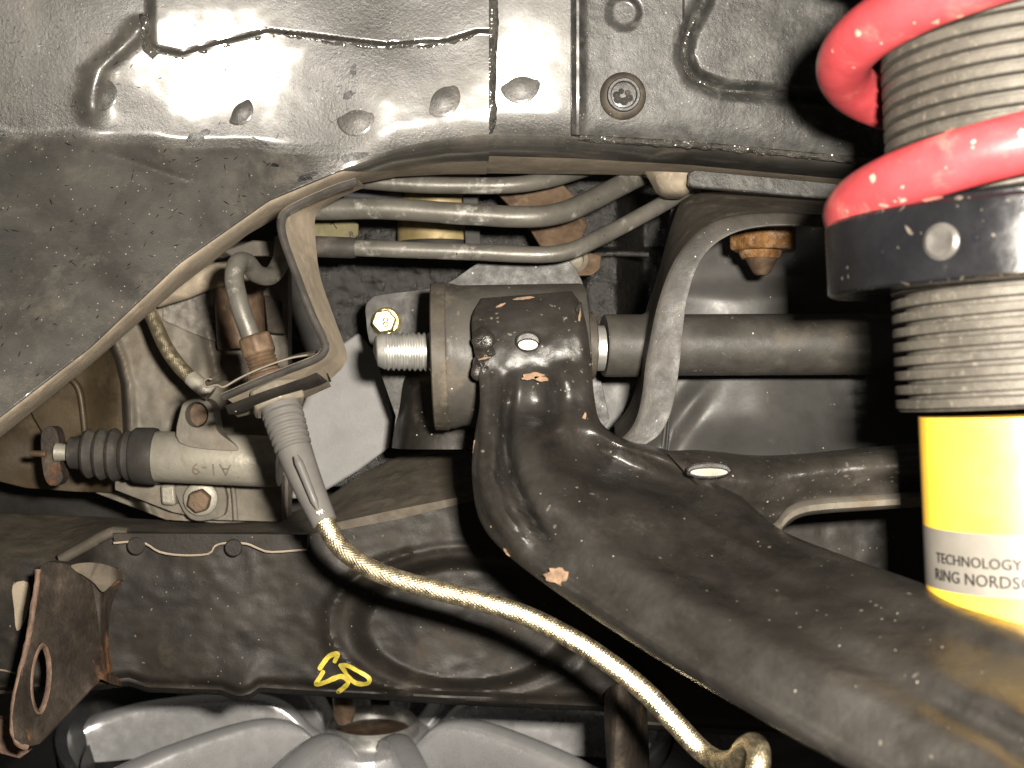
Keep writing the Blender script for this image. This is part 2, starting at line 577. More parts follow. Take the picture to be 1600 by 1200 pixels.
M['clip'] = mk('pale_spring_clip', (0.30, 0.265, 0.21), 0.5, 0.3, 0.25, 80, DUST, 0.45, 60, bump=0.2)

def n3(x, y, k=0.01, s=0.0):
    return noise.noise(Vector((x * k, y * k, s)))

# ---------------------------------------------------------------- setting
def add_box_structure():
    # garage floor under the car, and the dark rear of the engine bay
    z = -0.345
    V = [Vector((-3, -1, z)), Vector((3, -1, z)), Vector((3, 5, z)), Vector((-3, 5, z))]
    o = mesh('garage_floor', V, [(0, 1, 2, 3)], M['floor'])
    o['kind'] = 'structure'

add_box_structure()

# ---------------------------------------------------------------- body rail
EX = [-80, 0, 140, 280, 420, 525, 570, 620, 700, 770]
E_ = [712, 650, 542, 410, 312, 268, 252, 232, 215, 210]
LX = [-80, 0, 140, 280, 385, 430, 500, 560, 620, 700, 770]
L_ = [745, 681, 569, 447, 366, 340, 308, 286, 275, 271, 271]
edge = lambda x: ip(x, EX, E_)
lipb = lambda x: ip(x, LX, L_)

def sealer_y(x):
    return ip(x, [225, 250, 285, 340, 420, 500, 600, 700, 745], [62, 76, 83, 66, 47, 56, 68, 62, 48])

def d_apron(x, y):
    xc = max(-100, min(770, x))
    d = 0.4115 + 0.0445 * (xc / 760)
    cy = 208 + 0.05 * x + 8 * n3(x, 0, 0.012)
    k = 1 - sst(380, 600, x)
    dn = min(y, cy) / 200 * (0.0088 - 0.004 * sst(420, 620, x))
    d += dn
    if y > cy:
        d -= k * 0.032 * (y - cy) / 400
        d += (1 - k) * 0.006 * (y - cy) / 200
    # soft crease line
    d -= k * 0.0005 * math.exp(-((y - cy) / 6) ** 2)
    # second diagonal crease
    yy = 238 + (x - 170) * 0.34
    if 150 < x < 310:
        d -= 0.0005 * math.exp(-((y - yy) / 4) ** 2) * sst(150, 180, x) * (1 - sst(290, 310, x))
    # overlapping sheet: upper sheet stands proud above the sealer line
    if x > 225:
        d -= 0.0024 * (1 - sst(-3, 5, y - sealer_y(x))) * sst(225, 245, x)
    # curled pressed fold at the left of the overlap
    fx = ip(y, [20, 60, 110, 160, 200], [225, 205, 150, 140, 150])
    d -= (0.0020 + 0.0008 * n3(x, y, 0.03, 2)) * math.exp(-((x - fx) / 18) ** 2) * sst(20, 50, y) * (1 - sst(165, 215, y))
    # crowned pressing
    d += ((x - 330) * .00021) ** 2 * (1.0 if x < 330 else -1.2) + 1.3 * ((min(y, 215) - 120) * .00021) ** 2 * (1 - sst(500, 700, x))
    if x > 520:
        d += 0.0013 * max(0, (y - edge(x) + 42) / 42) ** 2 * sst(520, 600, x)
    # general dents
    d += 0.0010 * n3(x, y, 0.006, 3.1) + 0.00016 * n3(x, y, 0.018, 7.7) + 0.00003 * n3(x, y, 0.06, 1.7)
    return d

RYX = [760, 900, 1075, 1300, 1640]
ry = lambda x: ip(x, RYX, [208, 212, 222, 243, 275])
rb = lambda x: ip(x, RYX, [270, 271, 274, 292, 320])

def d_rail(x, y):
    d = 0.4475 + 0.0082 * (y / 200) + 0.006 * (x - 765) / 800
    d += 0.8 * (min(140, max(-140, x - 815)) * .00022) ** 2
    d += 0.0013 * max(0, (y - ry(x) + 42) / 42) ** 2 * (y < ry(x) + 3)
    d += 0.0003 * n3(x, y, 0.012, 2.2) + 0.00003 * n3(x, y, 0.06, 4.2)
    return d

rail = thing('frame_rail', 'waxed grey steel inner wing and frame rail with glossy seam sealer across the top', 'car body panel', P(600, 150, 0.45))
hsheet('apron_panel', M['rail'], rail, -90, 764, -60, edge, d_apron, 240, 150, 0.0018)

def d_lip(x, y):
    e, l = edge(x), lipb(x)
    t = max(0.0, (y - e) / (l - e))
    dep = ip(x, [0, 450, 600, 760], [0.022, 0.026, 0.045, 0.052])
    return d_apron(x, e) + dep * (0.10 * t + 0.90 * t ** 2.3) + 0.0006 * n3(x, y, 0.03, 5)

def lip_roll(x, y):
    return d_lip(x, y) - 0.0003

hsheet('apron_lip', M['dusty'], rail, -90, 560, lambda x: edge(x) + 1.5, lipb, d_lip, 120, 14, 0.0018)
hsheet('apron_edge', M['rail'], rail, -90, 764, lambda x: edge(x) - 1,
       lambda x: edge(x) + ip(x, [0, 535, 620, 760], [2.5, 2.5, 34, 40]), lip_roll, 140, 10, 0.0012)
hsheet('apron_underside', M['dusty'], rail, 552, 760, lambda x: edge(x) + ip(x, [535, 620, 760], [2, 33, 39]), lipb, d_lip, 50, 10, 0.0018)

hsheet('rail_panel', M['rail'], rail, 757, 1640, -60, lambda x: ry(x) + 1, lambda x, y: d_rail(x, y) + 0.0015, 150, 50, 0.0018)

def d_railfold(x, y):
    t = max(0.0, (y - ry(x)) / (rb(x) - ry(x)))
    return d_rail(x, ry(x)) + 0.0012 + 0.05 * (0.10 * t + 0.90 * t ** 2.4)

hsheet('rail_fold', M['rail'], rail, 757, 1640, ry, lambda x: ry(x) + 36, d_railfold, 100, 14, 0.0015)
hsheet('rail_underside', M['dusty'], rail, 757, 1640, lambda x: ry(x) + 35.5, rb, lambda x, y: d_railfold(x, y) - 0.0003, 60, 10, 0.0015)

def d_patch(x, y):
    d = d_rail(x, y) - 0.0022
    # raised left edge and bottom edge, rolled
    d -= 0.0022 * math.exp(-((x - 903) / 7) ** 2)
    # swage line
    pts = [(1112, -60), (1100, 0), (1072, 55), (1068, 90), (1082, 122), (1130, 141), (1220, 149), (1320, 158), (1420, 168), (1640, 190)]
    best = 1e9
    for (ax, ay), (bx, by) in zip(pts, pts[1:]):
        ux, uy = bx - ax, by - ay
        t = max(0, min(1, ((x - ax) * ux + (y - ay) * uy) / (ux * ux + uy * uy)))
        q = math.hypot(x - ax - t * ux, y - ay - t * uy)
        if q < best:
            best = q
    d += 0.0032 * math.exp(-(best / 8) ** 2)
    inside = x > 1068 and y < ip(x, [1068, 1130, 1320, 1640], [100, 141, 158, 190])
    if inside:
        d -= 0.0016 * sst(6, 18, best)
    # shallow pressed circle near the top
    r = math.hypot(x - 975, y - 20)
    d += 0.0012 * (1 - sst(18, 30, r))
    return d

hsheet('patch_panel', M['patch'], rail, 893, 1640, -60, lambda x: ry(x) - 2, d_patch, 190, 80, 0.003)

# sealer beads
def bead_r(seed, a=0.28):
    return lambda r, ang, s: r * (1 + a * noise.noise(Vector((math.cos(ang), math.sin(ang) + seed, s * 260))) + 0.5 * a * noise.noise(Vector((math.cos(ang) * 2, seed, s * 700))))

pts = [(768, -50), (768, 0), (769, 40), (766, 90), (765, 140), (766, 180), (762, 207)]
tube('seam_sealer', M['sealer'], rail, resample([P(x, y, d_rail(x, y) + 0.0008) for x, y in crv(pts, 10)], 0.0006), S(10, 0.45), 14, bead_r(1))
pts = [(x, sealer_y(x) + 8) for x in range(238, 765, 12)]
tube('seam_sealer', M['sealer'], rail, resample([P(x, y, d_apron(x, y + 6) + 0.0012) for x, y in crv(pts, 3)], 0.0006), S(7, 0.43), 14, bead_r(2, 0.3))
pts = [(228, 25), (226, 50), (232, 74), (246, 90)]
tube('seam_sealer', M['sealer'], rail, resample([P(x, y, d_apron(x, y) + 0.001) for x, y in crv(pts, 6)], 0.0006), S(10, 0.41), 12, bead_r(4, 0.45))
pts = [(1112, -50), (1100, 0), (1075, 45), (1066, 85), (1078, 120), (1120, 141)]
tube('seam_sealer', M['sealer'], rail, resample([P(x + 2, y, d_patch(x, y) + 0.001) for x, y in crv(pts, 8)], 0.0006), S(6, 0.45), 10, bead_r(5, 0.4))
pts = [(1125, 142), (1200, 149), (1300, 158), (1400, 168)]
tube('seam_sealer', M['sealer'], rail, resample([P(x, y, d_patch(x, y) + 0.001) for x, y in crv(pts, 8)], 0.0006), S(5, 0.45), 10, bead_r(6, 0.5))
pts = [(905, 214), (1000, 221), (1150, 231), (1300, 246), (1500, 266)]
tube('seam_sealer', M['sealer'], rail, resample([P(x, y, d_rail(x, y) - 0.0004) for x, y in crv(pts, 12)], 0.0006), S(6, 0.45), 10, bead_r(8, 0.5))

for x, y, r in ((555, 183, 20), (688, 152, 21), (372, 172, 16), (158, 147, 17)):
    dome('weld_nub', M['rail'], rail, x, y, d_apron(x, y), r * 1.5, 0.0006, soft=True)
dome('weld_nub', M['rail'], rail, 812, 130, d_rail(812, 130) + 0.0015, 32, 0.0006, soft=True)

# tar smears and scratches on the apron
def smear(px, py, w, h, ang, seed):
    ring = []
    for k in range(18):
        a = 2 * math.pi * k / 18
        f = 1 + 0.55 * noise.noise(Vector((math.cos(a) * 1.6, math.sin(a) * 1.6, seed)))
        x0, y0 = math.cos(a) * w * f, math.sin(a) * h * f
        ring.append((px + x0 * math.cos(ang) - y0 * math.sin(ang), py + x0 * math.sin(ang) + y0 * math.cos(ang)))
    plate('tar_smear', M['tar_and_hole_shade'], rail, ring, lambda x, y: d_apron(x, y) - 0.0003, 0.0004, bev=0)

for k, a in enumerate(((308, 216, 16, 9, -0.2), (318, 208, 12, 5, -0.5), (545, 148, 10, 5, -0.5), (552, 110, 5, 9, 0.1),
                       (478, 277, 15, 6, -0.35), (552, 245, 24, 6, -0.25),
                       (430, 258, 8, 2.5, 0.1), (412, 224, 22, 2, 0.5))):
    smear(*a, k)
V, Fc = [], []
for k in range(230):
    x = random.uniform(0, 560)
    y = random.uniform(30, max(60, edge(x) - 15))
    L = random.uniform(1.5, 7) * (1.6 if random.random() < 0.1 else 1)
    w = random.uniform(0.5, 1.3)
    a = random.gauss(-0.5, 0.7)
    q = len(V)
    for sx, sy in ((-L, 0), (0, w), (L, 0), (0, -w)):
        xx, yy = x + sx * math.cos(a) - sy * math.sin(a), y + sx * math.sin(a) + sy * math.cos(a)
        V.append(P(xx, yy, d_apron(xx, yy) - 0.00025))
    Fc.append((q, q + 1, q + 2, q + 3))
o = mesh('tar_fleck', V, Fc, M['tar_and_hole_shade'], rail)
o['kind'] = 'stuff'

# pale flange strip and hanging nub under the rail
d_strip = 0.462
plate('flange_strip', M['bar'] if False else M['patch'], rail, [(1078, 268), (1082, 266), (1310, 288), (1310, 312), (1082, 292), (1076, 288)], d_strip, 0.004)
ssheet('rail_nub', M['dusty'], rail, [
    [(1008, 268, 0.49), (1030, 268, 0.478), (1076, 270, 0.474), (1082, 272, 0.50)],
    [(1018, 285, 0.488), (1034, 285, 0.476), (1074, 288, 0.473), (1080, 288, 0.50)],
    [(1026, 300, 0.488), (1038, 302, 0.480), (1070, 303, 0.478), (1078, 300, 0.50)],
    [(1032, 306, 0.50), (1042, 309, 0.492), (1064, 309, 0.492), (1074, 304, 0.50)]], 5, 5)

# plug bolt on the patch panel
db = d_patch(973, 150)
bolt = thing('plug_bolt', 'round flanged bolt head with a stamped mark pressed into the upper grey panel', 'bolt', P(973, 150, db))
ax = Vector((0, -1, -0.12))
lathe('flange', M['dusty_dark'], bolt, [(-0.001, S(37, db)), (0.0012, S(36, db)), (0.0026, S(31, db)), (0.003, S(26, db))], P(973, 150, db), ax, 40)
bhead = lathe('bolt_head', M['patch'], bolt, [(0.001, S(26, db)), (0.0045, S(26, db)), (0.0052, S(24.5, db)), (0.0052, S(21, db)), (0.0040, S(19, db)), (0.0042, S(5, db))], P(973, 150, db), ax, 40)
for k in range(6):
    a = k * math.pi / 3 + 0.3
    dome('stamped_dot', M['patch'], bhead, 973 + 10 * math.cos(a), 150 + 8 * math.sin(a), db - 0.0040, 7, 0.0011, n=12, soft=True)

# ---------------------------------------------------------------- pipes under the rail
def pipe(label, path, r, sleeve=None):
    d0 = path[0][2]
    t = thing('metal_pipe', label, 'pipe', P(*path[0]), 'pipes running under the frame rail')
    rr = lambda R, a, s: R * (1 + 0.02 * noise.noise(Vector((math.cos(a), math.sin(a), s * 120))))
    tube('pipe_run', M['pipe'], t, resample(Pc(path, 14), 0.0012), S(r, d0), 24, rr)
    if sleeve:
        pp = [P(*p) for p in crv(sleeve, 8)]
        R = S(r + 3.5, d0)
        rad = [R] * len(pp)
        rad[0] = rad[-1] = R * 0.93
        tube('rubber_sleeve', M['boot'], t, pp, rad, 24)
    return t

pipe('uppermost of the three pipes, partly hidden behind the rail edge',
     [(480, 272, .520), (555, 281, .518), (640, 288, .517), (720, 290, .517), (800, 289, .517), (860, 280, .522), (920, 262, .53), (990, 240, .54)], 13)
pipe('middle and thickest of the three chipped pipes, bending up under the rail',
     [(440, 325, .506), (500, 327, .505), (600, 326, .503), (720, 334, .502), (820, 339, .502), (875, 333, .506), (920, 315, .512), (985, 282, .522), (1050, 250, .535)], 17)
pipe('lowest of the three pipes, with a black rubber sleeve at its left end',
     [(430, 383, .494), (500, 385, .493), (600, 389, .491), (740, 394, .490), (840, 398, .490), (890, 392, .492), (940, 370, .497), (1010, 333, .505), (1090, 288, .515)], 13,
     [(440, 384, .494), (500, 385.5, .493), (556, 387.5, .492)])

# ---------------------------------------------------------------- behind the pipes
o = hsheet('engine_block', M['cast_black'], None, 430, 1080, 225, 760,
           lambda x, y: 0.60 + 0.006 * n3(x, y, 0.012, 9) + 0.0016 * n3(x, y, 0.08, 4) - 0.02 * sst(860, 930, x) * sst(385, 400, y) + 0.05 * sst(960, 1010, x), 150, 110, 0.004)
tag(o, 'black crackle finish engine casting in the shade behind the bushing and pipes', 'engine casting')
o = hsheet('bay_wall', M['dark'], None, -400, 2000, -300, 1300, lambda x, y: 0.80 + 0.01 * n3(x, y, 0.01), 20, 20, 0.01)
# lower part stays open below the subframe where the loose wheel shows
o.data.clear_geometry() if False else None
bpy.data.objects.remove(o)
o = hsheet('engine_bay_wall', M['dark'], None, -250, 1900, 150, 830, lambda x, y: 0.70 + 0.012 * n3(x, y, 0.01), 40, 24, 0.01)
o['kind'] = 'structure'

can = thing('oil_canister', 'tan painted canister seen between the upper pipes', 'canister', P(685, 380, 0.575))
lathe('canister_body', M['tan'], can, [(0, S(60, .575)), (0.002, S(65, .575)), (0.045, S(65, .575)), (0.047, S(60, .575))], P(685, 392, .585), (0, 0, 1), 40)
lathe('canister_band', M['dark'], can, [(0, S(66.5, .575)), (0.001, S(68, .575)), (0.004, S(68, .575)), (0.005, S(66.5, .575))], P(685, 397, .585), (0, 0, 1), 40)
o = tube('slate_hose', M['slate'], None, Pc([(540, 298, .57), (590, 300, .57), (650, 300, .585)], 6), S(17, .57), 20)
tag(o, 'slate grey hose stub left of the tan canister behind the pipes', 'hose')

gp = thing('data_plate', 'small yellow green plate with black letters behind the lowest pipe', 'data plate', P(530, 370, .54))
pbody = plate('plate_body', M['olive'], gp, crv([(470, 343), (548, 343), (560, 349), (560, 368), (552, 374), (470, 374)], 1, True), .54, .002)
def put(px, py, d, ang=0.0, sc=1.0):
    o0 = P(px, py, d)
    def f(x, y, z):
        c, s = math.cos(ang), math.sin(ang)
        return o0 + Vector((x * c - y * s, -z, x * s + y * c))
    return f
text_obj('lettering', 'T', M['ink'], pbody, S(17, .54), put(522, 360, .5396, 0.6), 0.0003)
text_obj('lettering', 'R', M['ink'], pbody, S(13, .54), put(546, 371, .5396, 0.1), 0.0003)

rb_ = thing('rusty_bracket', 'brown rusty bent bracket crossing behind the pipe bends', 'bracket', P(850, 400, .55))
plate('bracket_strap', M['brown_rust'], rb_, [(770, 296), (880, 288), (905, 312), (918, 352), (912, 362), (905, 392), (940, 398), (938, 420), (925, 430), (880, 432), (868, 424), (820, 345)],
      lambda x, y: 0.548 - 0.02 * sst(300, 430, y), 0.004)
lathe('bolt_washer', M['clip'], rb_, [(0, S(22, .525)), (0.001, S(22, .525)), (0.002, S(15, .525)), (0.0045, S(13, .525)), (0.005, S(8, .525))], P(897, 404, .528), (0, -1, -.3), 28)
o = plate('steel_sliver', M['dark'], None, [(722, 285), (745, 285), (752, 395), (728, 395)], .56, .004)
tag(o, 'dark upright steel strip just right of the tan canister', 'strip')
o = tube('black_rib', M['cast_black'], None, Pc([(930, 398, .575), (970, 396, .572), (1012, 398, .575)], 5), S(5, .57), 12)
tag(o, 'thin horizontal glossy rib on the black casting right of the bent pipes', 'rib')

# ---------------------------------------------------------------- gearbox behind the hose bracket
gb = thing('gearbox', 'oily aluminium gearbox housing behind the clutch cylinder', 'gearbox', P(300, 700, .56))

def d_gb(x, y):
    lx = ip(y, [380, 520, 560, 600, 700, 760, 830], [140, 165, 182, 192, 198, 205, 240])
    d = 0.560 + 0.03 * (1 - sst(lx - 14, lx + 6, x)) 
    d -= 0.004 * math.exp(-((x - ip(y, [500, 600], [318, 342])) / 8) ** 2) * sst(505, 520, y) * (1 - sst(590, 605, y))
    d += 0.005 * math.exp(-((x - 300) / 22) ** 2) * math.exp(-((y - 545) / 30) ** 2)
    d -= 0.003 * math.exp(-((x - lx - 10) / 7) ** 2)
    d += 0.012 * sst(440, 500, x)
    d += 0.0025 * n3(x, y, 0.014, 6) + 0.0009 * n3(x, y, 0.05, 2)
    return d

hsheet('housing', M['alu'], gb, 150, 450, 400, lambda x: ip(x, [150, 260, 430, 520], [770, 812, 822, 810]), d_gb, 110, 120, 0.01)
hsheet('coated_face', M['alu_crack'], gb, 255, 352, lambda x: ip(x, [255, 352], [462, 430]), lambda x: ip(x, [255, 300, 352], [500, 520, 540]),
       lambda x, y: d_gb(x, y) - 0.0035 + 0.0012 * n3(x, y, 0.09, 1), 40, 36, 0.002)
def d_cav(x, y):
    e = math.hypot(max(0, x - 175) / 20, 0)
    d = 0.588 - 0.012 * sst(130, 185, x) + 0.003 * n3(x, y, .012, 8)
    r = math.hypot((x - 20) / 60, (y - 800) / 60)
    return d
hsheet('clutch_bell', M['brown'], gb, -40, 200, lambda x: ip(x, [-40, 60, 200], [690, 600, 500]),
       lambda x: ip(x, [-40, 0, 40, 120, 200], [740, 752, 762, 768, 770]), d_cav, 50, 50, 0.01)
plate('fork_window', M['brown'], gb, crv([(52, 612), (75, 598), (106, 590), (122, 606), (128, 640), (132, 690), (128, 700), (80, 690), (62, 668), (48, 640)], 4, True),
      lambda x, y: 0.5795 + 0.0006 * n3(x, y, .03), 0.006, bev=0.0015)
tube('window_rim', M['brown'], gb, Pc([(62, 608, .578), (92, 592, .577), (112, 594, .576), (124, 612, .576), (130, 650, .576), (134, 695, .577)], 6), S(4.5, .577), 10)
# lower flange
hsheet('lower_flange', M['alu'], gb, 180, 440, lambda x: ip(x, [180, 440], [752, 745]), lambda x: ip(x, [180, 270, 330, 440], [765, 800, 812, 815]),
       lambda x, y: 0.548 + 0.002 * n3(x, y, .03, 4), 60, 20, 0.008)
plate('flange_block', M['alu_bright'], gb, [(250, 758), (272, 757), (274, 790), (252, 789)], .541, .010, bev=0.0012)
plate('flange_ear', M['alu'], gb, crv([(278, 756), (345, 756), (352, 800), (330, 812), (300, 812), (282, 790)], 4, True), .5435, .008, bev=0.001)
tube('casting_rib', M['alu'], gb, Pc([(362, 748, .546), (366, 780, .545), (368, 812, .546)], 6), S(4, .545), 10)

fb = thing('flange_bolt', 'steel flange bolt under the clutch cylinder on the gearbox edge', 'bolt', P(314, 780, .54))
lathe('washer', M['alu_bright'], fb, [(0, S(27, .54)), (.0012, S(26, .54)), (.002, S(21, .54))], P(314, 779, .540), (0.1, -1, -.05), 32)
hexnut('bolt_head', M['brown_rust'], fb, P(313, 781, .5385), (0.1, -1, -.05), .006, S(19, .54), 0.3)

o = plate('pale_heat_shield', M['shield'], None, [(470, 640), (500, 560), (560, 520), (592, 560), (613, 650), (607, 700), (560, 735), (500, 772), (455, 780)],
          lambda x, y: 0.578 + 0.008 * math.exp(-((x - 512) / 10) ** 2) - 0.00004 * (x - 540), .004, bev=.001)
tag(o, 'smooth pale grey metal shield between the hose sleeve and the bolt end', 'shield')

# brown hose stub and rusty sensor above gearbox
o = tube('brown_hose', M['dusty'], None, Pc([(245, 462, .535), (290, 448, .53), (330, 432, .53), (390, 420, .54)], 6), S(19, .53), 20)
tag(o, 'dusty brown hose emerging beneath the apron lip on the left', 'hose')
sen = thing('sensor_body', 'rusty brown cylindrical sensor behind the bent brake pipe', 'sensor', P(375, 540, .54))
lathe('sensor_barrel', M['brown_rust'], sen, [(0, S(36, .54)), (.002, S(38, .54)), (.026, S(38, .54)), (.028, S(34, .54))], P(378, 545, .545), (-.05, 0, 1), 32)
plate('sensor_tab', M['rusty_black'], sen, [(412, 460), (440, 470), (445, 522), (418, 520)], .542, .004)
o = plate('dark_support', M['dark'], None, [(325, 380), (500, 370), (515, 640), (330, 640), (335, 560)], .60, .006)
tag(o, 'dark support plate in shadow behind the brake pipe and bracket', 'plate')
o = plate('dusty_tab', M['dusty_dark'], None, [(345, 392), (395, 375), (440, 378), (440, 400), (360, 400)], .475, .003)
tag(o, 'small dusty steel tab under the apron lip beside the bracket', 'tab')

# clutch hose (second braid)
def braid_r(R, a, s):
    k = 20
    u = k * a
    v = s / (0.00085) * math.pi
    return R * (1 + 0.048 * (abs(math.sin((u + v) / 2)) ** 0.7 + abs(math.sin((u - v) / 2)) ** 0.7 - 1.1))

ch = thing('clutch_hose', 'thin braided hose hanging from the apron lip to the left of the bracket', 'hose', P(300, 590, .5))
tube('braid', M['braid'], ch, resample(Pc([(225, 470, .515), (240, 500, .512), (258, 540, .508), (280, 572, .505), (303, 594, .503)], 16), .00015), S(11, .51), 88, braid_r)
tube('ferrule', M['alu_bright'], ch, Pc([(299, 590, .503), (310, 600, .502), (330, 615, .502)], 4), S(13, .503), 20)

# ---------------------------------------------------------------- clutch slave cylinder
cyl = thing('clutch_cylinder', 'speckled aluminium clutch slave cylinder with black bellows boot', 'clutch cylinder', P(300, 715, .52))
C0 = P(238, 713, .522)
axc = Vector((1, 0, -0.045)).normalized()
pw = lambda p: S(p, .522)
cyl_body = lathe('cylinder_body', M['alu_bright'], cyl, [(0, pw(38)), (.0008, pw(40)), (pw(170), pw(40)), (pw(200), pw(38))], C0, axc, 48)
ear = plate('mounting_ear', M['alu'], cyl, crv([(280, 692), (282, 640), (292, 626), (312, 622), (330, 632), (336, 660), (342, 676), (370, 698), (360, 705)], 4, True), .512, .012,
            holes=[[(307 + 18 * math.cos(2 * math.pi * k / 20), 648 + 20 * math.sin(2 * math.pi * k / 20)) for k in range(20)]], bev=.001)
lathe('ear_bush', M['brown_rust'], ear, [(0, pw(18)), (.001, pw(17.5)), (.001, pw(3))], P(307, 648, .521), (0, -1, 0), 24)
tip = lambda p, r: (-(pw(p)), pw(r))
prof = [tip(-4, 44), tip(2, 45), tip(28, 44), tip(32, 41)]
for c, hw, R in ((42, 10, 39), (62, 11, 42), (82, 11, 41), (102, 11, 39)):
    prof += [tip(c - hw, 31), tip(c - hw * .5, R - 3), tip(c, R), tip(c + hw * .5, R - 3)]
prof += [tip(110, 27), tip(114, 26), tip(130, 25), tip(132, 22)]
lathe('bellows_boot', M['boot'], cyl, prof, C0, axc, 40, 50, phase=math.pi, pitch=pw(7))
lathe('push_rod', M['alu_bright'], cyl, [tip(130, 12), tip(150, 15), tip(152, 10)], C0, axc, 20)
# embossed characters, cast upside down on the barrel
def on_cyl(x0, ang0):
    def f(x, y, z):
        a = ang0 + y / pw(40)
        c = C0 + axc * (x0 - x)
        r = pw(40) + z
        return c + Vector((0, -math.cos(a) * r, math.sin(a) * r * 1.0))
    return f
def on_cyl_flip(x0, ang0):
    def f(x, y, z):
        a = ang0 - y / pw(40)
        c = C0 + axc * (x0 - x)
        r = pw(40) + z
        return c + Vector((0, -math.cos(a) * r, math.sin(a) * r))
    return f
text_obj('casting_mark', 'A1-9', M['alu'], cyl_body, pw(28), on_cyl_flip(pw(132), -0.12), .0003, 1.15)

fork = thing('clutch_fork', 'rusty clutch fork end pressing on the boot push rod', 'clutch fork', P(75, 720, .53))
plate('fork_arm', M['rusty_black'], fork, crv([(66, 672), (84, 668), (92, 690), (94, 730), (98, 745), (90, 758), (76, 757), (68, 740), (64, 705)], 4, True), .524, .008, bev=.0015)
lathe('fork_pin', M['brown_rust'], fork, [(0, pw(5)), (pw(22), pw(5)), (pw(24), pw(4))], P(72, 709, .523), (-1, 0, .02), 14)

# ---------------------------------------------------------------- subframe
TX = [-60, 0, 150, 290, 380, 450, 490, 525, 560, 620, 680, 750, 900, 1000, 1640]
T_ = [800, 802, 808, 816, 812, 803, 790, 768, 742, 714, 701, 697, 690, 690, 690]
GX = [-60, 0, 88, 95, 172, 180, 480, 520, 620, 740, 900, 1640]
G_ = [872, 873, 876, 874, 834, 834, 836, 828, 802, 776, 750, 740]
BX = [-60, 0, 130, 160, 200, 230, 345, 360, 375, 392, 405, 700, 950, 1000, 1640]
B_ = [1085, 1083, 1080, 1078, 1072, 1082, 1086, 1092, 1097, 1092, 1082, 1101, 1112, 1140, 1180]
stop_, sridge, sbot = (lambda x: ip(x, TX, T_)), (lambda x: ip(x, GX, G_)), (lambda x: ip(x, BX, B_))

def d_front(x, y):
    d = 0.500 + 0.004 * sst(150, 100, x)
    r = math.hypot((x - 728) / 190, (y - 975) / 108)
    d += 0.010 * (1 - sst(0.78, 1.0, r))
    d -= 0.0035 * math.exp(-((r - 1.12) / 0.07) ** 2) * (0.35 + 0.65 * (x < 640))
    d += 0.004 * math.exp(-((y - sbot(x) + 12) / 7) ** 2)
    d += 0.012 * sst(sbot(x) - 10, sbot(x), y)
    d += 0.004 * math.exp(-((x - 225) / 34) ** 2 - ((y - 1040) / 50) ** 2)
    d -= 0.004 * math.exp(-((x - 385) / 26) ** 2) * sst(1010, 1090, y)
    d += 0.0014 * n3(x, y, 0.013, 5.5) + 0.0004 * n3(x, y, 0.06, 1.5)
    return d

def d_top(x, y):
    t = min(1.0, (y - stop_(x)) / max(1, sridge(x) - stop_(x)))
    return d_front(x, sridge(x) + 2) + 0.075 * (1 - t) ** 1.1 + 0.0012 * n3(x, y, 0.02, 2)

sub = thing('subframe', 'grimy black pressed steel crossmember with a yellow 50 marked on its face', 'subframe', P(500, 1080, .5))
hsheet('front_face', M['subframe'], sub, -60, 1640, sridge, sbot, d_front, 260, 90, 0.003)
hsheet('top_face', M['subtop'], sub, -60, 1640, stop_, sridge, d_top, 200, 30, 0.003)
# folded edge with scalloped lip
sc_ = crv([(178, 847), (205, 845), (228, 848), (250, 861), (285, 866), (325, 864), (335, 852), (352, 847), (385, 848), (405, 856), (425, 861), (480, 857)], 3)
plate('scalloped_lip', M['subframe'], sub, [(176, 833), (330, 834), (480, 835)] + [(x, y) for x, y in sc_][::-1], lambda x, y: 0.4935, .006, bev=.0008)
lip_path = [(95, 874), (130, 855), (172, 833), (200, 833)]
tube('edge_bead', M['dusty_dark'], sub, [P(x, y, .497) for x, y in crv(lip_path, 6)], S(9, .5), 12)
sc_dust = [(x, y + 1) for x, y in sc_]
tube('lip_dust_line', M['dusty'], sub, [P(x, y, .4945) for x, y in sc_dust], S(2.4, .5), 8)
hsheet('dust_band', M['subtop'], sub, 500, 742, lambda x: ip(x, [500, 620, 742], [822, 796, 772]), lambda x: ip(x, [500, 620, 742], [834, 812, 782]),
       lambda x, y: d_front(x, sridge(x) + 2) - 0.0015 + 0.0006 * n3(x, y, .05), 40, 6, .001)
for x, y in ((213, 853), (365, 856)):
    o = lathe('oval_boss', M['subframe'], sub, [(0, S(14, .5)), (.0004, S(12, .5)), (.0004, S(3, .5))], P(x, y, .4935), (0, -1, 0), 24)
    o.scale = (1, 1, 1)
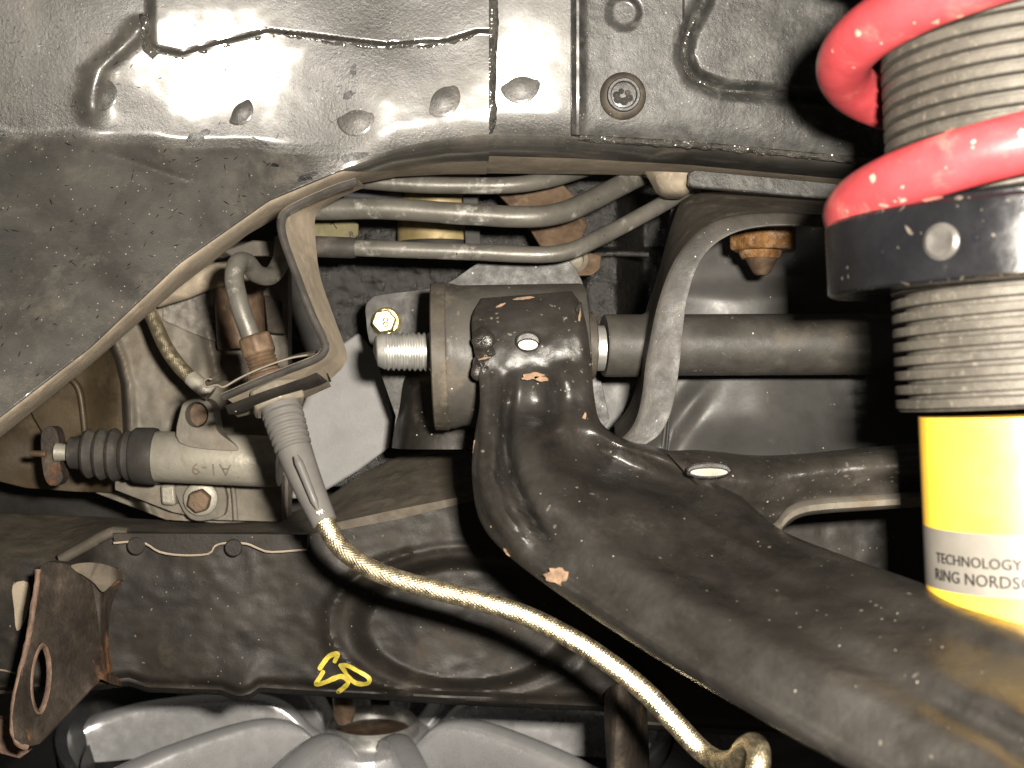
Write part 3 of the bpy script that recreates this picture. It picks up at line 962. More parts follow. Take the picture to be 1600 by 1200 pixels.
# stamped letters and paint marking
text_obj('stamped_code', 'OB12D', M['black'], sub, S(19, .5), lambda x, y, z: put(274, 921, .5)(x, y, z) + Vector((0, d_front(330, 912) - .5 - .0002, 0)), .0003, 1.15)
def stroke(pts, w):
    L = crv(pts, 6)
    V, Fc = [], []
    for i, (x, y) in enumerate(L):
        a = L[max(0, i - 1)]; b = L[min(len(L) - 1, i + 1)]
        tx, ty = b[0] - a[0], b[1] - a[1]
        q = math.hypot(tx, ty) or 1
        ww = w * (1 + .25 * n3(x, y, .11, 3)) * (0.55 if i in (0, len(L) - 1) else 1)
        for s in (-1, 1):
            xx, yy = x - s * ty / q * ww, y + s * tx / q * ww
            V.append(P(xx, yy, d_front(xx, yy) - .0006))
    for i in range(len(L) - 1):
        a = 2 * i
        Fc.append((a, a + 1, a + 3, a + 2))
    n = len(V)
    V += [v + Vector((0, .0005, 0)) for v in V]
    Fc += [tuple(n + q for q in reversed(f)) for f in Fc]
    for i in range(len(L) - 1):
        for e in (0, 1):
            a, b = 2 * i + e, 2 * i + 2 + e
            Fc.append((a, b, n + b, n + a))
    return mesh('paint_stroke', V, Fc, M['mark'], sub)
stroke([(498, 1047), (506, 1035), (515, 1025), (527, 1022), (522, 1036)], 3.6)
stroke([(506, 1048), (500, 1058), (494, 1069), (508, 1066), (522, 1060), (534, 1057), (544, 1064), (540, 1072), (526, 1083)], 3.6)
stroke([(529, 1040), (542, 1040), (558, 1048), (576, 1059), (574, 1068), (558, 1068), (545, 1059), (538, 1048), (532, 1040)], 3.2)
for ring in (crv([(20, 914), (44, 910), (46, 940), (38, 972), (26, 985), (22, 950)], 3, True), crv([(-20, 1046), (20, 1050), (34, 1062), (24, 1082), (-20, 1080)], 3, True)):
    plate('dust_patch', M['dusty'], sub, ring, lambda x, y: d_front(x, y) - .0005, .0008, bev=0)
# right hanging hanger
ssheet('hanger', M['rusty_black'], sub, [
    [(945, 1085, .49), (962, 1070, .475), (985, 1070, .478), (1010, 1060, .50)],
    [(945, 1140, .49), (958, 1135, .472), (985, 1140, .476), (1012, 1130, .50)],
    [(948, 1190, .49), (956, 1195, .472), (985, 1200, .476), (1015, 1190, .50)],
    [(950, 1250, .49), (958, 1255, .472), (990, 1260, .476), (1018, 1250, .50)]], 6, 5)

# rusty bracket tab at the left
tab = thing('tow_bracket', 'rusty folded steel tow bracket with an elongated hole at lower left', 'bracket', P(90, 1160, .46))
hole = [(62 + 19 * math.cos(2 * math.pi * k / 24) + 4 * math.sin(2 * math.pi * k / 24) * -1, 1062 + 58 * math.sin(2 * math.pi * k / 24)) for k in range(24)]
d_tab = lambda x, y: 0.452 + 0.00028 * (x - 20) - 0.00003 * (y - 880)
plate('bracket_face', M['rusty_black'], tab, [(60, 892), (66, 881), (78, 878), (136, 886), (150, 900), (158, 1055), (144, 1074), (60, 1164), (40, 1168), (22, 1155), (19, 1120), (24, 1085), (44, 1000), (54, 940)],
      d_tab, .006, holes=[hole], bev=.0012)
tube('hole_bush', M['rust_edge'], tab, Pc([(x, y, d_tab(x, y) + .004) for x, y in hole + hole[:1]], 2), S(9, .45), 12)
tube('worn_edge', M['rust_edge'], tab, Pc([(60, 890, .462), (53, 945, .458), (43, 1000, .455), (24, 1085, .449), (20, 1125, .447), (25, 1158, .447), (42, 1168, .450)], 8), S(4.5, .45), 12,
     lambda r, a, s: r * (1 + .35 * noise.noise(Vector((math.cos(a), math.sin(a), s * 300)))))
ssheet('gusset', M['rusty_black'], tab, [
    [(140, 884, .484), (158, 884, .482), (180, 888, .487), (198, 905, .503)],
    [(146, 930, .486), (158, 930, .487), (168, 935, .495), (182, 950, .504)],
    [(150, 1000, .486), (158, 1000, .488), (165, 1005, .496), (172, 1010, .504)],
    [(150, 1060, .482), (160, 1062, .486), (172, 1068, .496), (188, 1072, .504)]], 6, 5)
plate('dusty_cap', M['subtop'], tab, crv([(112, 883), (140, 879), (170, 884), (192, 897), (197, 908), (184, 906), (172, 916), (160, 925), (148, 912), (132, 900), (118, 892)], 4, True),
      lambda x, y: ip(x, [112, 146, 158, 180, 197], [.477, .4805, .479, .4845, .5005]), .001, bev=0)
o = plate('lower_tab', M['rust_edge'], None, [(-30, 1120), (10, 1125), (22, 1150), (45, 1175), (30, 1186), (0, 1178), (-30, 1165)], .49, .005)
tag(o, 'rust brown tab end poking out below the tow bracket', 'tab')

# ---------------------------------------------------------------- rack bar, S bracket, panels behind strut
o = hsheet('rear_panel', M['grey_panel'], None, 930, 1640, lambda x: ip(x, [930, 1036, 1048, 1640], [592, 592, 302, 320]), 880,
           lambda x, y: 0.545 - 0.018 * math.exp(-((x - 1185) / 95) ** 2 - ((y - 735) / 55) ** 2) + 0.004 * n3(x, y, .008, 2)
           - 0.004 * math.exp(-((x - 1100 + (y - 600) * .7) / 22) ** 2) * sst(560, 640, y) - 0.003 * sst(430, 470, y), 110, 90, .004)
tag(o, 'satin dark grey pressed panel behind the rack bar', 'panel')

bar = thing('rack_bar', 'thick dark grey steel bar running from the bushing toward the strut', 'bar', P(1200, 538, .5))
lathe('bar_tube', M['bar'], bar, [(0, S(46, .495)), (.0006, S(48.5, .495)), (S(500, .495), S(48.5, .495))], P(1035, 539, .500), (1, 0, .004), 56)
lathe('end_sleeve', M['bar'], bar, [(0, S(47, .48)), (.0008, S(49, .48)), (S(60, .48), S(49, .48)), (S(75, .48), S(56, .48)), (S(95, .48), S(60, .48))], P(943, 540, .478), (1, 0.12, 0), 48)
lathe('bright_washer', M['zinc'], bar, [(0, S(36, .47)), (S(14, .47), S(36, .47))], P(929, 544, .474), (1, .1, 0), 40)
lathe('inner_washer', M['dusty_dark'], bar, [(0, S(50, .47)), (S(3, .47), S(52, .47)), (S(15, .47), S(52, .47)), (S(17, .47), S(50, .47))], P(911, 541, .472), (1, .1, 0), 44)

A_ = [(1330, 357), (1290, 354), (1200, 353), (1138, 368), (1096, 405), (1073, 470), (1063, 560), (1056, 610), (1046, 650), (1030, 679), (1010, 694)]
B2 = [(1330, 338), (1290, 336), (1185, 333), (1108, 350), (1058, 400), (1029, 470), (1010, 560), (1004, 610), (996, 648), (982, 674), (964, 690)]
C2 = [(1330, 306), (1290, 303), (1165, 300), (1078, 306), (1052, 345), (1028, 430), (1006, 500), (1000, 570), (992, 612), (980, 640), (960, 664)]
br = thing('curved_gusset', 'S-shaped dusty steel gusset curving down beside the bushing to the arm', 'gusset', P(1040, 690, .44))
rows = [[(*c, .49), ((c[0] * .5 + b[0] * .5), (c[1] * .5 + b[1] * .5), .468), (*b, .440)] for b, c in zip(B2, C2)]
ssheet('gusset_web', M['dusty_dark'], br, [r for r in rows], 8, 3, thick=.002)
rows = [[(b[0], b[1], .441), (b[0] * .95 + a[0] * .05, b[1] * .95 + a[1] * .05, .4402), (a[0] * .5 + b[0] * .5, a[1] * .5 + b[1] * .5, .4392), (a[0] * .95 + b[0] * .05, a[1] * .95 + b[1] * .05, .4385), (a[0], a[1], .4388)] for a, b in zip(A_, B2)]
ssheet('gusset_flange', M['gusset'], br, rows, 8, 3, thick=.003)

nut = thing('rusty_nut', 'orange rusted hex nut with stud end below the gusset arch', 'nut', P(1190, 400, .48))
hexnut('nut_body', M['rust'], nut, P(1192, 392, .490), (0, 0, 1), S(50, .48), S(56, .48), 0.18, .0012)
lathe('nut_collar', M['rust'], nut, [(0, S(30, .48)), (S(8, .48), S(34, .48)), (S(12, .48), S(34, .48))], P(1188, 404, .490), (0, 0, 1), 24)
lathe('stud_end', M['brown_rust'], nut, [(0, S(9, .48)), (S(4, .48), S(14, .48)), (S(28, .48), S(27, .48))], P(1190, 430, .490), (0, 0, 1), 20)

# ---------------------------------------------------------------- bushing plate, zinc bolt, pivot bolt
bp = thing('bushing_plate', 'dark painted mounting plate behind the threaded bolt end', 'mounting plate', P(650, 660, .52))
plate('plate_face', M['black'], bp, crv([(572, 500), (571, 480), (580, 466), (596, 460), (660, 452), (700, 442), (752, 408), (800, 396), (870, 396), (910, 440), (930, 560), (930, 690),
                                        (640, 700), (618, 650), (592, 575), (576, 530)], 3, True), .520, .004, bev=.001)
ssheet('plate_rib', M['black'], bp, [
    [(652, 578, .519), (690, 572, .508), (745, 570, .505)],
    [(632, 592, .519), (660, 600, .500), (745, 600, .498)],
    [(624, 640, .519), (650, 645, .495), (745, 645, .494)],
    [(616, 672, .519), (645, 670, .488), (760, 668, .480)],
    [(612, 700, .519), (640, 702, .486), (760, 702, .480)]], 6, 5)

zb = thing('zinc_flange_bolt', 'yellow zinc flange bolt stamped 8 above the threaded end', 'bolt', P(603, 502, .515))
zd = .517
lathe('flange', M['yellow_zinc'], zb, [(0, S(23, zd)), (.001, S(23, zd)), (.002, S(19, zd))], P(604, 503, zd), (0, -1, .05), 36)
zhead = hexnut('bolt_head', M['yellow_zinc'], zb, P(602, 504, zd - .001), (0, -1, .05), .006, S(20, zd), .2, .0008)
text_obj('stamped_number', '8', M['ink'], zhead, S(22, zd), put(597, 511, zd - .0073, 0), .0002)

pb = thing('pivot_bolt', 'bright zinc threaded pivot bolt end sticking out of the bushing', 'bolt', P(630, 548, .455))
PB0 = P(583, 548, .452)
axp = (P(915, 556, .462) - PB0).normalized()
q = lambda p: S(p, .452)
prof = [(0, q(20)), (q(2), q(24)), (q(13), q(29)), (q(14), q(28))]
k = 14
while k < 92:
    prof += [(q(k), q(26.5)), (q(k + 3.4), q(30.5)), (q(k + 4.6), q(30.5)), (q(k + 8), q(26.5))]
    k += 8.4
prof += [(q(100), q(26)), (q(330), q(26))]
lathe('threaded_shank', M['zinc'], pb, prof, PB0, axp, 48, 25, phase=math.pi, pitch=q(8.4))

# ---------------------------------------------------------------- control arm
arm = thing('control_arm', 'worn black stamped lower control arm sweeping from the bushing to lower right', 'control arm', P(1100, 1100, .38))
CX, CY, CD = 805, 556, .458
axb = Vector((1, .03, .03)).normalized()
c0 = P(690, 557, .456)
w = lambda p: S(p, .456)
lathe('bushing_sleeve', M['bar'], arm, [(w(6), w(112)), (w(10), w(114)), (w(20), w(113)), (w(30), w(110)), (w(218), w(108)), (w(224), w(106)), (w(226), w(96))], c0, axb, 72)
lathe('end_ring', M['dusty_dark'], arm, [(w(-14), w(40)), (w(-14), w(112)), (w(-12), w(115)), (w(8), w(116)), (w(10), w(114))], c0, axb, 72)
lathe('rubber_core', M['boot'], arm, [(w(-15), w(34)), (w(-13), w(92)), (w(5), w(92))], c0, axb, 48)

ST = [  # (U edge), (L edge), depth
    ((893, 455), (752, 466), .4345),
    ((908, 478), (738, 496), .4255),
    ((918, 520), (740, 540), .4195),
    ((924, 570), (748, 585), .4170),
    ((928, 618), (750, 630), .4150),
    ((940, 662), (742, 682), .4080),
    ((985, 690), (738, 742), .4020),
    ((1050, 706), (750, 812), .3940),
    ((1120, 742), (788, 862), .3850),
    ((1214, 824), (868, 924), .3680),
    ((1310, 866), (1000, 1012), .3440),
    ((1440, 912), (1150, 1102), .3100),
    ((1620, 978), (1335, 1208), .2780),
    ((1800, 1050), (1500, 1310), .2550),
]
def arm_rows():
    rows = []
    for k, (U, Lw, d) in enumerate(ST):
        U = np.array(U, float); Lw = np.array(Lw, float)
        body = sst(4, 7, k)
        tp = 1 - .5 * sst(10, 12, k)
        r = []
        r.append((*(U + (Lw - U) * .015), d + .004 + .030 * body))
        for t, off in ((0.0, .0035 + .018 * body), (.07, .001 + .008 * body), (.22, .006 * body), (.42, -.003 * body), (.62, -.0125 * body * tp), (.78, -.0095 * body * tp), (.90, -.0045 * body * tp), (1.0, .001 + .003 * body)):
            p = U + (Lw - U) * t
            r.append((*p, d + off))
        r.append((*(Lw + (U - Lw) * .035), d + .006 + .028 * body))
        rows.append(r[::-1])
    return rows

def arm_disp(x, y, u, v):
    o = 0.0
    # lip along the inner left edge and the groove beside it
    k = sst(575, 640, y) * (1 - sst(800, 880, y)) * (1 if x < 900 else 0)
    if k:
        lx = ip(y, [570, 640, 690, 740, 800, 860, 900], [765, 770, 768, 762, 782, 820, 860])
        o -= .0075 * k * math.exp(-((x - lx + 4) / 19) ** 6)
        gx = ip(y, [570, 600, 650, 700, 740, 800, 860], [800, 795, 786, 785, 792, 820, 860])
        o += .0100 * k * math.exp(-((x - gx - 4) / 9) ** 2)
    # saddle valley under the slot, two shoulders
    o += .010 * math.exp(-((x - 838) / 42) ** 2) * sst(560, 640, y) * (1 - sst(640, 670, y))
    o -= .005 * math.exp(-((x - 880) / 22) ** 2) * sst(560, 600, y) * (1 - sst(640, 690, y))
    # pressed bulge line on the arm body
    yl = ip(x, [800, 880, 960, 1060, 1200], [670, 660, 672, 700, 740])
    o -= .004 * math.exp(-((y - yl - 20) / 26) ** 2) * sst(790, 840, x) * (1 - sst(1000, 1120, x))
    # hollow
    o += .013 * math.exp(-(((x - 1010) * .93 + (y - 738) * .37) / 115) ** 2 - ((-(x - 1010) * .37 + (y - 738) * .93) / 28) ** 2)
    # longitudinal bead and hollow on the outer half
    yb = ip(x, [950, 1080, 1210, 1330, 1480, 1650], [760, 810, 878, 945, 1010, 1090])
    o -= .003 * math.exp(-((y - yb) / 14) ** 2) * sst(1000, 1150, x) * (1 - sst(1330, 1400, x))
    yc = ip(x, [900, 1050, 1250, 1450, 1650], [820, 880, 985, 1090, 1190])
    o += .005 * math.exp(-((y - yc) / 26) ** 2) * sst(880, 1050, x)
    # rolled lower rim
    yr2 = ip(x, [740, 790, 870, 1000, 1150, 1335, 1500], [745, 845, 905, 992, 1080, 1184, 1285])
    o -= .0025 * math.exp(-((y - yr2) / 10) ** 2) * sst(780, 860, x)
    o += .0012 * n3(x, y, .018, 4) + .0004 * n3(x, y, .06, 9)
    return o

shell = ssheet('arm_shell', M['arm'], arm, arm_rows(), 10, 7, arm_disp, .0025, 60)
# road dust clings to the lower facet, the flange and the saddle; the upper facet is rubbed clean
nu_, nv_ = 9 * 7 + 1, (len(ST) - 1) * 10 + 1
sc_v = []
for j in range(nv_):
    for i in range(nu_):
        u_, v_ = i / (nu_ - 1), j / (nv_ - 1)
        body = sst(.30, .42, v_)
        low = 1 - sst(.40, .50, u_ + .02 * n3(i * 3, j * 3, .05, 2))
        val = (1 - body) * .55 + body * low
        val = max(val, .8 * sst(.74, .9, v_))
        if .2 < v_ < .5 and u_ < .22:
            val = 1
        sc_v.append(val)
at_ = shell.data.attributes.new('scuff', 'FLOAT', 'POINT')
at_.data.foreach_set('value', sc_v + sc_v)

# rear leg of the arm
LEG = [((1040, 705), (1120, 790), .398), ((1100, 704), (1180, 818), .400), ((1180, 712), (1226, 822), .405), ((1250, 710), (1262, 800), .408), ((1330, 702), (1345, 792), .410), ((1440, 692), (1450, 786), .412), ((1560, 680), (1570, 776), .414)]
rows = []
for U, Lw, d in LEG:
    U = np.array(U, float); Lw = np.array(Lw, float)
    r = [(*(U), d + .03)]
    for t, off in ((0.02, .012), (.12, .002), (.35, -.003), (.6, 0), (.8, .004), (.93, .003), (1.0, .006)):
        r.append((*(U + (Lw - U) * t), d + off))
    r.append((*(Lw - np.array((0, 2.0))), d + .03))
    rows.append(r[::-1])
def leg_disp(x, y, u, v):
    o = .0012 * n3(x, y, .03, 6) + .0004 * n3(x, y, .08, 2)
    o += .004 * math.exp(-((x - 1390) / 26) ** 2 - ((y - 752) / 12) ** 2)
    return o
leg = ssheet('rear_leg', M['leg'], arm, rows, 10, 6, leg_disp, .0025, 60)
nu_, nv_ = (len(rows[0]) - 1) * 6 + 1, (len(rows) - 1) * 10 + 1
sc_v = [(.25 + .75 * (1 - sst(.3, .5, i / (nu_ - 1)))) * sst(.3, .5, j / (nv_ - 1)) for j in range(nv_) for i in range(nu_)]
at_ = leg.data.attributes.new('scuff', 'FLOAT', 'POINT')
at_.data.foreach_set('value', sc_v + sc_v)
pts = [(1206, 836), (1216, 829), (1224, 818), (1236, 806), (1256, 797), (1290, 792), (1350, 788), (1440, 782), (1560, 772)]
G = []
for x, y in crv(pts, 8):
    dd = ip(x, [1206, 1222, 1262, 1440, 1560], [.396, .399, .404, .411, .414])
    G.append([P(x, y - 13, dd + .001), P(x, y - 5, dd - .0015), P(x, y + 4, dd - .0015), P(x, y + 10, dd + .003)])
G = [[G[j][i] for j in range(len(G))] for i in range(4)]
grid_shell('leg_lip', G, M['alu'], arm, .003)

# hole depth painted on: black disc for inner shade, pale disc for lit wall
def hole_part(px, py, rx, ryy, d, rim, mat, name):
    ring = [(px + rx * math.cos(2 * math.pi * k / 28), py + ryy * math.sin(2 * math.pi * k / 28)) for k in range(28)]
    plate(name, mat, arm, ring, d, .0008, bev=0)
    tube('hole_rim', M['arm'], arm, [P(px + (rx + rim * .6) * math.cos(2 * math.pi * k / 36), py + (ryy + rim * .6) * math.sin(2 * math.pi * k / 36) - rim * .3, d + .0002) for k in range(37)], S(rim, d), 8, cap=False)
hole_part(825, 534, 17, 13, .4168, 2, M['tar_and_hole_shade'], 'slot_shade')
hole_part(825, 539, 15, 8, .4162, 1.2, M['alu_bright'], 'slot_lit_wall')
hole_part(1108, 735, 33, 10, .3867, 1.8, M['tar_and_hole_shade'], 'drain_hole_shade')
hole_part(1108, 738, 29, 6, .3858, 1.2, M['clip'], 'hole_lit_wall')

# weld lumps and bare chips
for px, py, d, rx_, ry_, h, sd in ((754, 530, .4205, 19, 17, .0028, 1), (760, 552, .420, 17, 13, .0026, 2), (754, 575, .4205, 19, 20, .003, 3), (905, 545, .4225, 13, 26, .0024, 4), (904, 502, .4265, 9, 30, .0024, 5)):
    dome('weld_bead', M['weld'], arm, px, py, d, rx_, h, ry_, lumps=.35, seed=sd)
def chip(px, py, w, h, ang, d, seed):
    ring = []
    for k in range(22):
        a = 2 * math.pi * k / 22
        f = 1 + .5 * noise.noise(Vector((math.cos(a) * 2, math.sin(a) * 2, seed)))
        x0, y0 = math.cos(a) * w * f, math.sin(a) * h * f
        ring.append((px + x0 * math.cos(ang) - y0 * math.sin(ang), py + x0 * math.sin(ang) + y0 * math.cos(ang)))
    plate('paint_chip', M['chip'], arm, ring, d, .0006, bev=0)
chip(872, 900, 19, 13, .3, .3655, 1.3)
chip(832, 588, 15, 5, -.2, .4155, 2.3)
chip(845, 592, 12, 4, .1, .4155, 3.3)
for px, py, w_, h_, an, d_, sd in ((818, 466, 17, 2.2, -.1, .4305, 4), (781, 478, 10, 2, -.5, .4285, 6), (757, 560, 10, 1.6, -.2, .4135, 7),
                                  (912, 655, 3, 10, .3, .4105, 8), (772, 818, 4, 9, .4, .3905, 9), (792, 863, 8, 2.5, .9, .386, 10), (741, 700, 2, 12, .1, .4075, 11),
                                  (905, 500, 1.5, 16, .1, .4225, 12)):
    chip(px, py, w_, h_, an, d_, sd)

# ---------------------------------------------------------------- hose bracket, clip, brake pipe, brake hose
hb = thing('hose_bracket', 'Z-bent dusty steel brake hose bracket hanging from the apron lip', 'bracket', P(480, 580, .42))
front = [(556, 278, .428), (520, 290, .424), (470, 312, .418), (442, 328, .414), (433, 346, .412), (437, 375, .411), (455, 425, .409), (480, 490, .407), (500, 532, .406), (501, 546, .406), (490, 556, .406), (450, 572, .405), (400, 592, .404), (345, 616, .403)]
backe = [(572, 292, .465), (540, 305, .462), (515, 318, .459), (497, 330, .456), (492, 346, .454), (493, 372, .452), (500, 430, .449), (520, 490, .446), (541, 548, .444), (540, 566, .443), (530, 580, .442), (505, 600, .440), (450, 622, .438), (390, 648, .436)]
G = []
ff, bb = crv(front, 6), crv(backe, 6)
for i in range(len(ff)):
    p, r = P(*ff[i]), P(*bb[i])
    G.append([p, p.lerp(r, .04), p.lerp(r, .5), r])
# thickness normal to the strap, grown to the left of the run
def strap_shell(name, mat, parent, G, th):
    n1, n2 = len(G), len(G[0])
    V, Fc = [], []
    for i in range(n1):
        a, b = G[max(0, i - 1)], G[min(n1 - 1, i + 1)]
        for j in range(n2):
            tang = (b[j] - a[j]).normalized()
            acr = (G[i][-1] - G[i][0]).normalized()
            nn = tang.cross(acr).normalized()
            V.append(G[i][j])
            V.append(G[i][j] + nn * th)
    idx = lambda i, j, s: (i * n2 + j) * 2 + s
    for i in range(n1 - 1):
        for j in range(n2 - 1):
            Fc.append((idx(i, j, 0), idx(i, j + 1, 0), idx(i + 1, j + 1, 0), idx(i + 1, j, 0)))
            Fc.append((idx(i, j, 1), idx(i + 1, j, 1), idx(i + 1, j + 1, 1), idx(i, j + 1, 1)))
        for j in (0, n2 - 1):
            f = (idx(i, j, 0), idx(i + 1, j, 0), idx(i + 1, j, 1), idx(i, j, 1))
            Fc.append(f if j == 0 else f[::-1])
    for i in (0, n1 - 1):
        for j in range(n2 - 1):
            Fc.append((idx(i, j, 0), idx(i, j, 1), idx(i, j + 1, 1), idx(i, j + 1, 0)))
    o = mesh(name, V, Fc, mat, parent, 40)
    return bevel(o, .0007, 2, 50)
strap_shell('strap', M['dusty'], hb, G, -.0001)
# bare front edge of the strap
ed = []
for i in range(len(ff)):
    x, y, d = ff[i]
    ed.append(P(x, y, d - .0004))
def edge_strip(name, mat, parent, pts2, wpx, th):
    L = pts2
    G0, G1 = [], []
    for i, (x, y, d) in enumerate(L):
        a = L[max(0, i - 1)]; b = L[min(len(L) - 1, i + 1)]
        tx, ty = b[0] - a[0], b[1] - a[1]
        q_ = math.hypot(tx, ty) or 1
        nx, ny = -ty / q_, tx / q_
        G0.append((x, y, d)); G1.append((x + nx * wpx, y + ny * wpx, d + .0003))
    rows_ = [[P(*p) for p in G0], [P(p[0] * .5 + r[0] * .5, p[1] * .5 + r[1] * .5, p[2] - .0012) for p, r in zip(G0, G1)], [P(*r) for r in G1]]
    return grid_shell(name, rows_, mat, parent, th, 50)
edge_strip('strap_edge', M['strap'], hb, [(x, y, d - .0008) for x, y, d in ff], -10, .004)
# second leaf under the tab
lf = crv([(494, 582, .408), (470, 592, .406), (410, 612, .405), (352, 634, .404)], 8)
edge_strip('tab_leaf', M['black'], hb, lf, -15, .026)
ssheet('tab_face', M['dusty'], hb, [
    [(352, 634, .4045), (430, 606, .406), (506, 576, .408)],
    [(360, 644, .420), (440, 622, .422), (512, 594, .424)],
    [(372, 652, .436), (450, 632, .437), (516, 604, .438)]], 5, 6, thick=.002)

cl = thing('spring_clip', 'pale thin spring clip with a curled end on the bracket', 'clip', P(400, 590, .41))
cf = crv([(348, 600, .402), (336, 594, .402), (324, 590, .402), (317, 597, .402), (322, 606, .402), (338, 603, .402), (350, 606, .402), (375, 592, .403), (410, 576, .404), (450, 562, .405), (482, 556, .406)], 6)
cb = [(x + 14, y - 6, d + .028) for x, y, d in cf]
cf2 = cf[8:]
cb2 = cb[8:]
strap_shell('clip_leaf', M['clip'], cl, [[P(*a), P(*a).lerp(P(*b), .5), P(*b)] for a, b in zip(cf2, cb2)], .0006)

bpipe = thing('brake_pipe', 'short looped brake pipe screwed into the bracket with a rusty hex nut', 'pipe', P(405, 545, .42))
tube('pipe_bend', M['pipe'], bpipe, resample(Pc([(470, 345, .472), (446, 372, .468), (440, 405, .462), (424, 430, .452), (402, 428, .442), (385, 410, .434), (371, 412, .427), (366, 438, .424), (375, 478, .422), (388, 515, .422), (398, 545, .422)], 12), .001), S(15, .43), 22)
axn = (P(420, 600, .421) - P(398, 530, .422)).normalized()
hexnut('flare_nut', M['brown_rust'], bpipe, P(397, 525, .422), axn, S(32, .42), S(29, .42), .4, .001)
prof = []
for k in range(5):
    prof += [(S(30 + k * 6, .42), S(21, .42)), (S(33 + k * 6, .42), S(24, .42))]
prof += [(S(60, .42), S(24, .42)), (S(62, .42), S(30, .42)), (S(68, .42), S(32, .42)), (S(74, .42), S(32, .42))]
lathe('nut_thread', M['brown_rust'], bpipe, prof, P(397, 525, .422), axn, 32)

hose = thing('brake_hose', 'golden braided steel brake hose curving down from the bracket to lower right', 'hose', P(500, 815, .4))
nax = (P(456, 690, .412) - P(430, 610, .417)).normalized()
hexnut('hex_collar', M['clip'], hose, P(428, 607, .418), nax, S(34, .415), S(46, .415), .12, .001)
sl = crv([(434, 622, .416), (446, 660, .413), (462, 710, .409), (484, 765, .404), (508, 818, .400)], 30)
rad = []
for i, (x, y, d) in enumerate(sl):
    t = (y - 622) / (818 - 622)
    r = ip(t, [0, .1, .38, .42, 1], [30, 31, 28, 28, 20])
    if .12 < t < .42:
        r += 1.6 * (1 if math.sin(t * 2 * math.pi / .052) > .1 else -1)
    rad.append(S(r, d))
rad[0] *= .9
rad[-1] *= .88
sleeve = tube('rubber_sleeve', M['rubber'], hose, [P(*p) for p in sl], rad, 36)
sub_r = crv([(462, 712, .3985), (472, 735, .3975), (486, 770, .396), (496, 795, .3955)], 8)
tube('sleeve_rib', M['rubber'], sleeve, [P(*p) for p in sub_r], [S(ip(i, [0, 4, 20, len(sub_r)], [4, 7, 6, 2]), .4) for i in range(len(sub_r))], 12)
for k in range(5):
    dome('sleeve_pip', M['rubber'], sleeve, 417 + k * 6.2, 655 + k * 13.5, .413, 5, .003, n=10)
hp = [(500, 800, .400), (512, 825, .399), (532, 855, .397), (570, 884, .394), (620, 905, .391), (690, 924, .388), (760, 942, .385), (830, 966, .382), (900, 1002, .378), (960, 1042, .375), (1010, 1083, .372), (1055, 1130, .369), (1095, 1172, .366), (1125, 1190, .360), (1150, 1186, .352), (1165, 1168, .344), (1180, 1164, .336), (1186, 1186, .330), (1176, 1240, .326)]
hpts = resample(Pc(hp, 16), .00016)
tube('braid', M['braid'], hose, hpts, [S(15.2, .39)] * len(hpts), 96, braid_r)

# ---------------------------------------------------------------- strut and spring at the right
D0 = .320
axis_x = lambda y: 1612 + (y - 600) * .045
def strut_pt(y):
    return P(axis_x(y), y, D0)
sa = (strut_pt(0) - strut_pt(900)).normalized()         # upward axis
base = strut_pt(640)
su = lambda p: S(p, D0)
H = lambda y: (640 - y) / F * D0 / sa.z * 1.0           # height along axis for picture row y
strut = thing('coilover_strut', 'yellow coilover damper with black threaded body and locking collar', 'strut', strut_pt(1000))
def thread_prof(y0, y1, R, pitch=22.5):
    prof = []
    y = y0
    while y > y1:
        prof += [(H(y), su(R - 20)), (H(y - 1.5), su(R - 1)), (H(y - 3), su(R)), (H(y - pitch * .68 + 1.5), su(R)), (H(y - pitch * .68), su(R - 1)), (H(y - pitch * .68 - 1.5), su(R - 20)), (H(y - pitch + .3), su(R - 20))]
        y -= pitch
    return prof
RT = 205
lathe('threaded_body', M['thread'], strut, [(H(643), su(RT - 30)), (H(643), su(RT - 4)), (H(641), su(RT - 3))] + thread_prof(640, -120, RT), base, sa, 128, 25, phase=1.25 * math.pi, pitch=su(22.5))
# smooth band where the collar meets the thread
collar = lathe('lock_collar', M['collar'], strut, [(H(446), su(RT + 2)), (H(448), su(297)), (H(444), su(303)), (H(340), su(303)), (H(334), su(298)), (H(332), su(RT))], base, sa, 128, 25)
lathe('spring_seat', M['collar'], strut, [(H(334), su(235)), (H(322), su(237)), (H(318), su(232)), (H(316), su(RT))], base, sa, 96, 25)
a = math.radians(180 + 47)
cpos = base + sa * H(393)
dirv = Vector((math.cos(a), math.sin(a), 0))
dirv = (dirv - sa * dirv.dot(sa)).normalized()
lathe('set_screw', M['strap'], collar, [(0, su(27)), (.0006, su(26)), (.0012, su(20)), (.0008, su(9))], cpos + dirv * (su(303) - .0004), dirv, 32)
lathe('damper_tube', M['yellow'], strut, [(H(645), su(172)), (H(1100), su(172))], base, sa, 96)
band = lathe('label_band', M['label'], strut, [(H(815), su(172.6)), (H(908), su(172.6))], base, sa, 96, cap=False)
def on_strut(y0, a0):
    r0 = su(173.2)
    uax = Vector((1, 0, 0)); uax = (uax - sa * uax.dot(sa)).normalized()
    vax = sa.cross(uax)      # away
    if vax.y < 0:
        vax = -vax
    def f(x, y, z):
        t = a0 + x / r0
        return base + sa * (H(y0) + y) + (uax * math.cos(t) + vax * math.sin(t)) * (r0 + z)
    return f
text_obj('label_text', 'TECHNOLOGY re', M['ink'], band, su(22), on_strut(866, math.radians(190)), .0001, 1.02)
text_obj('label_text', 'RING NORDSCHLEIFE', M['ink'], band, su(25), on_strut(893, math.radians(188)), .0001, 1.02)

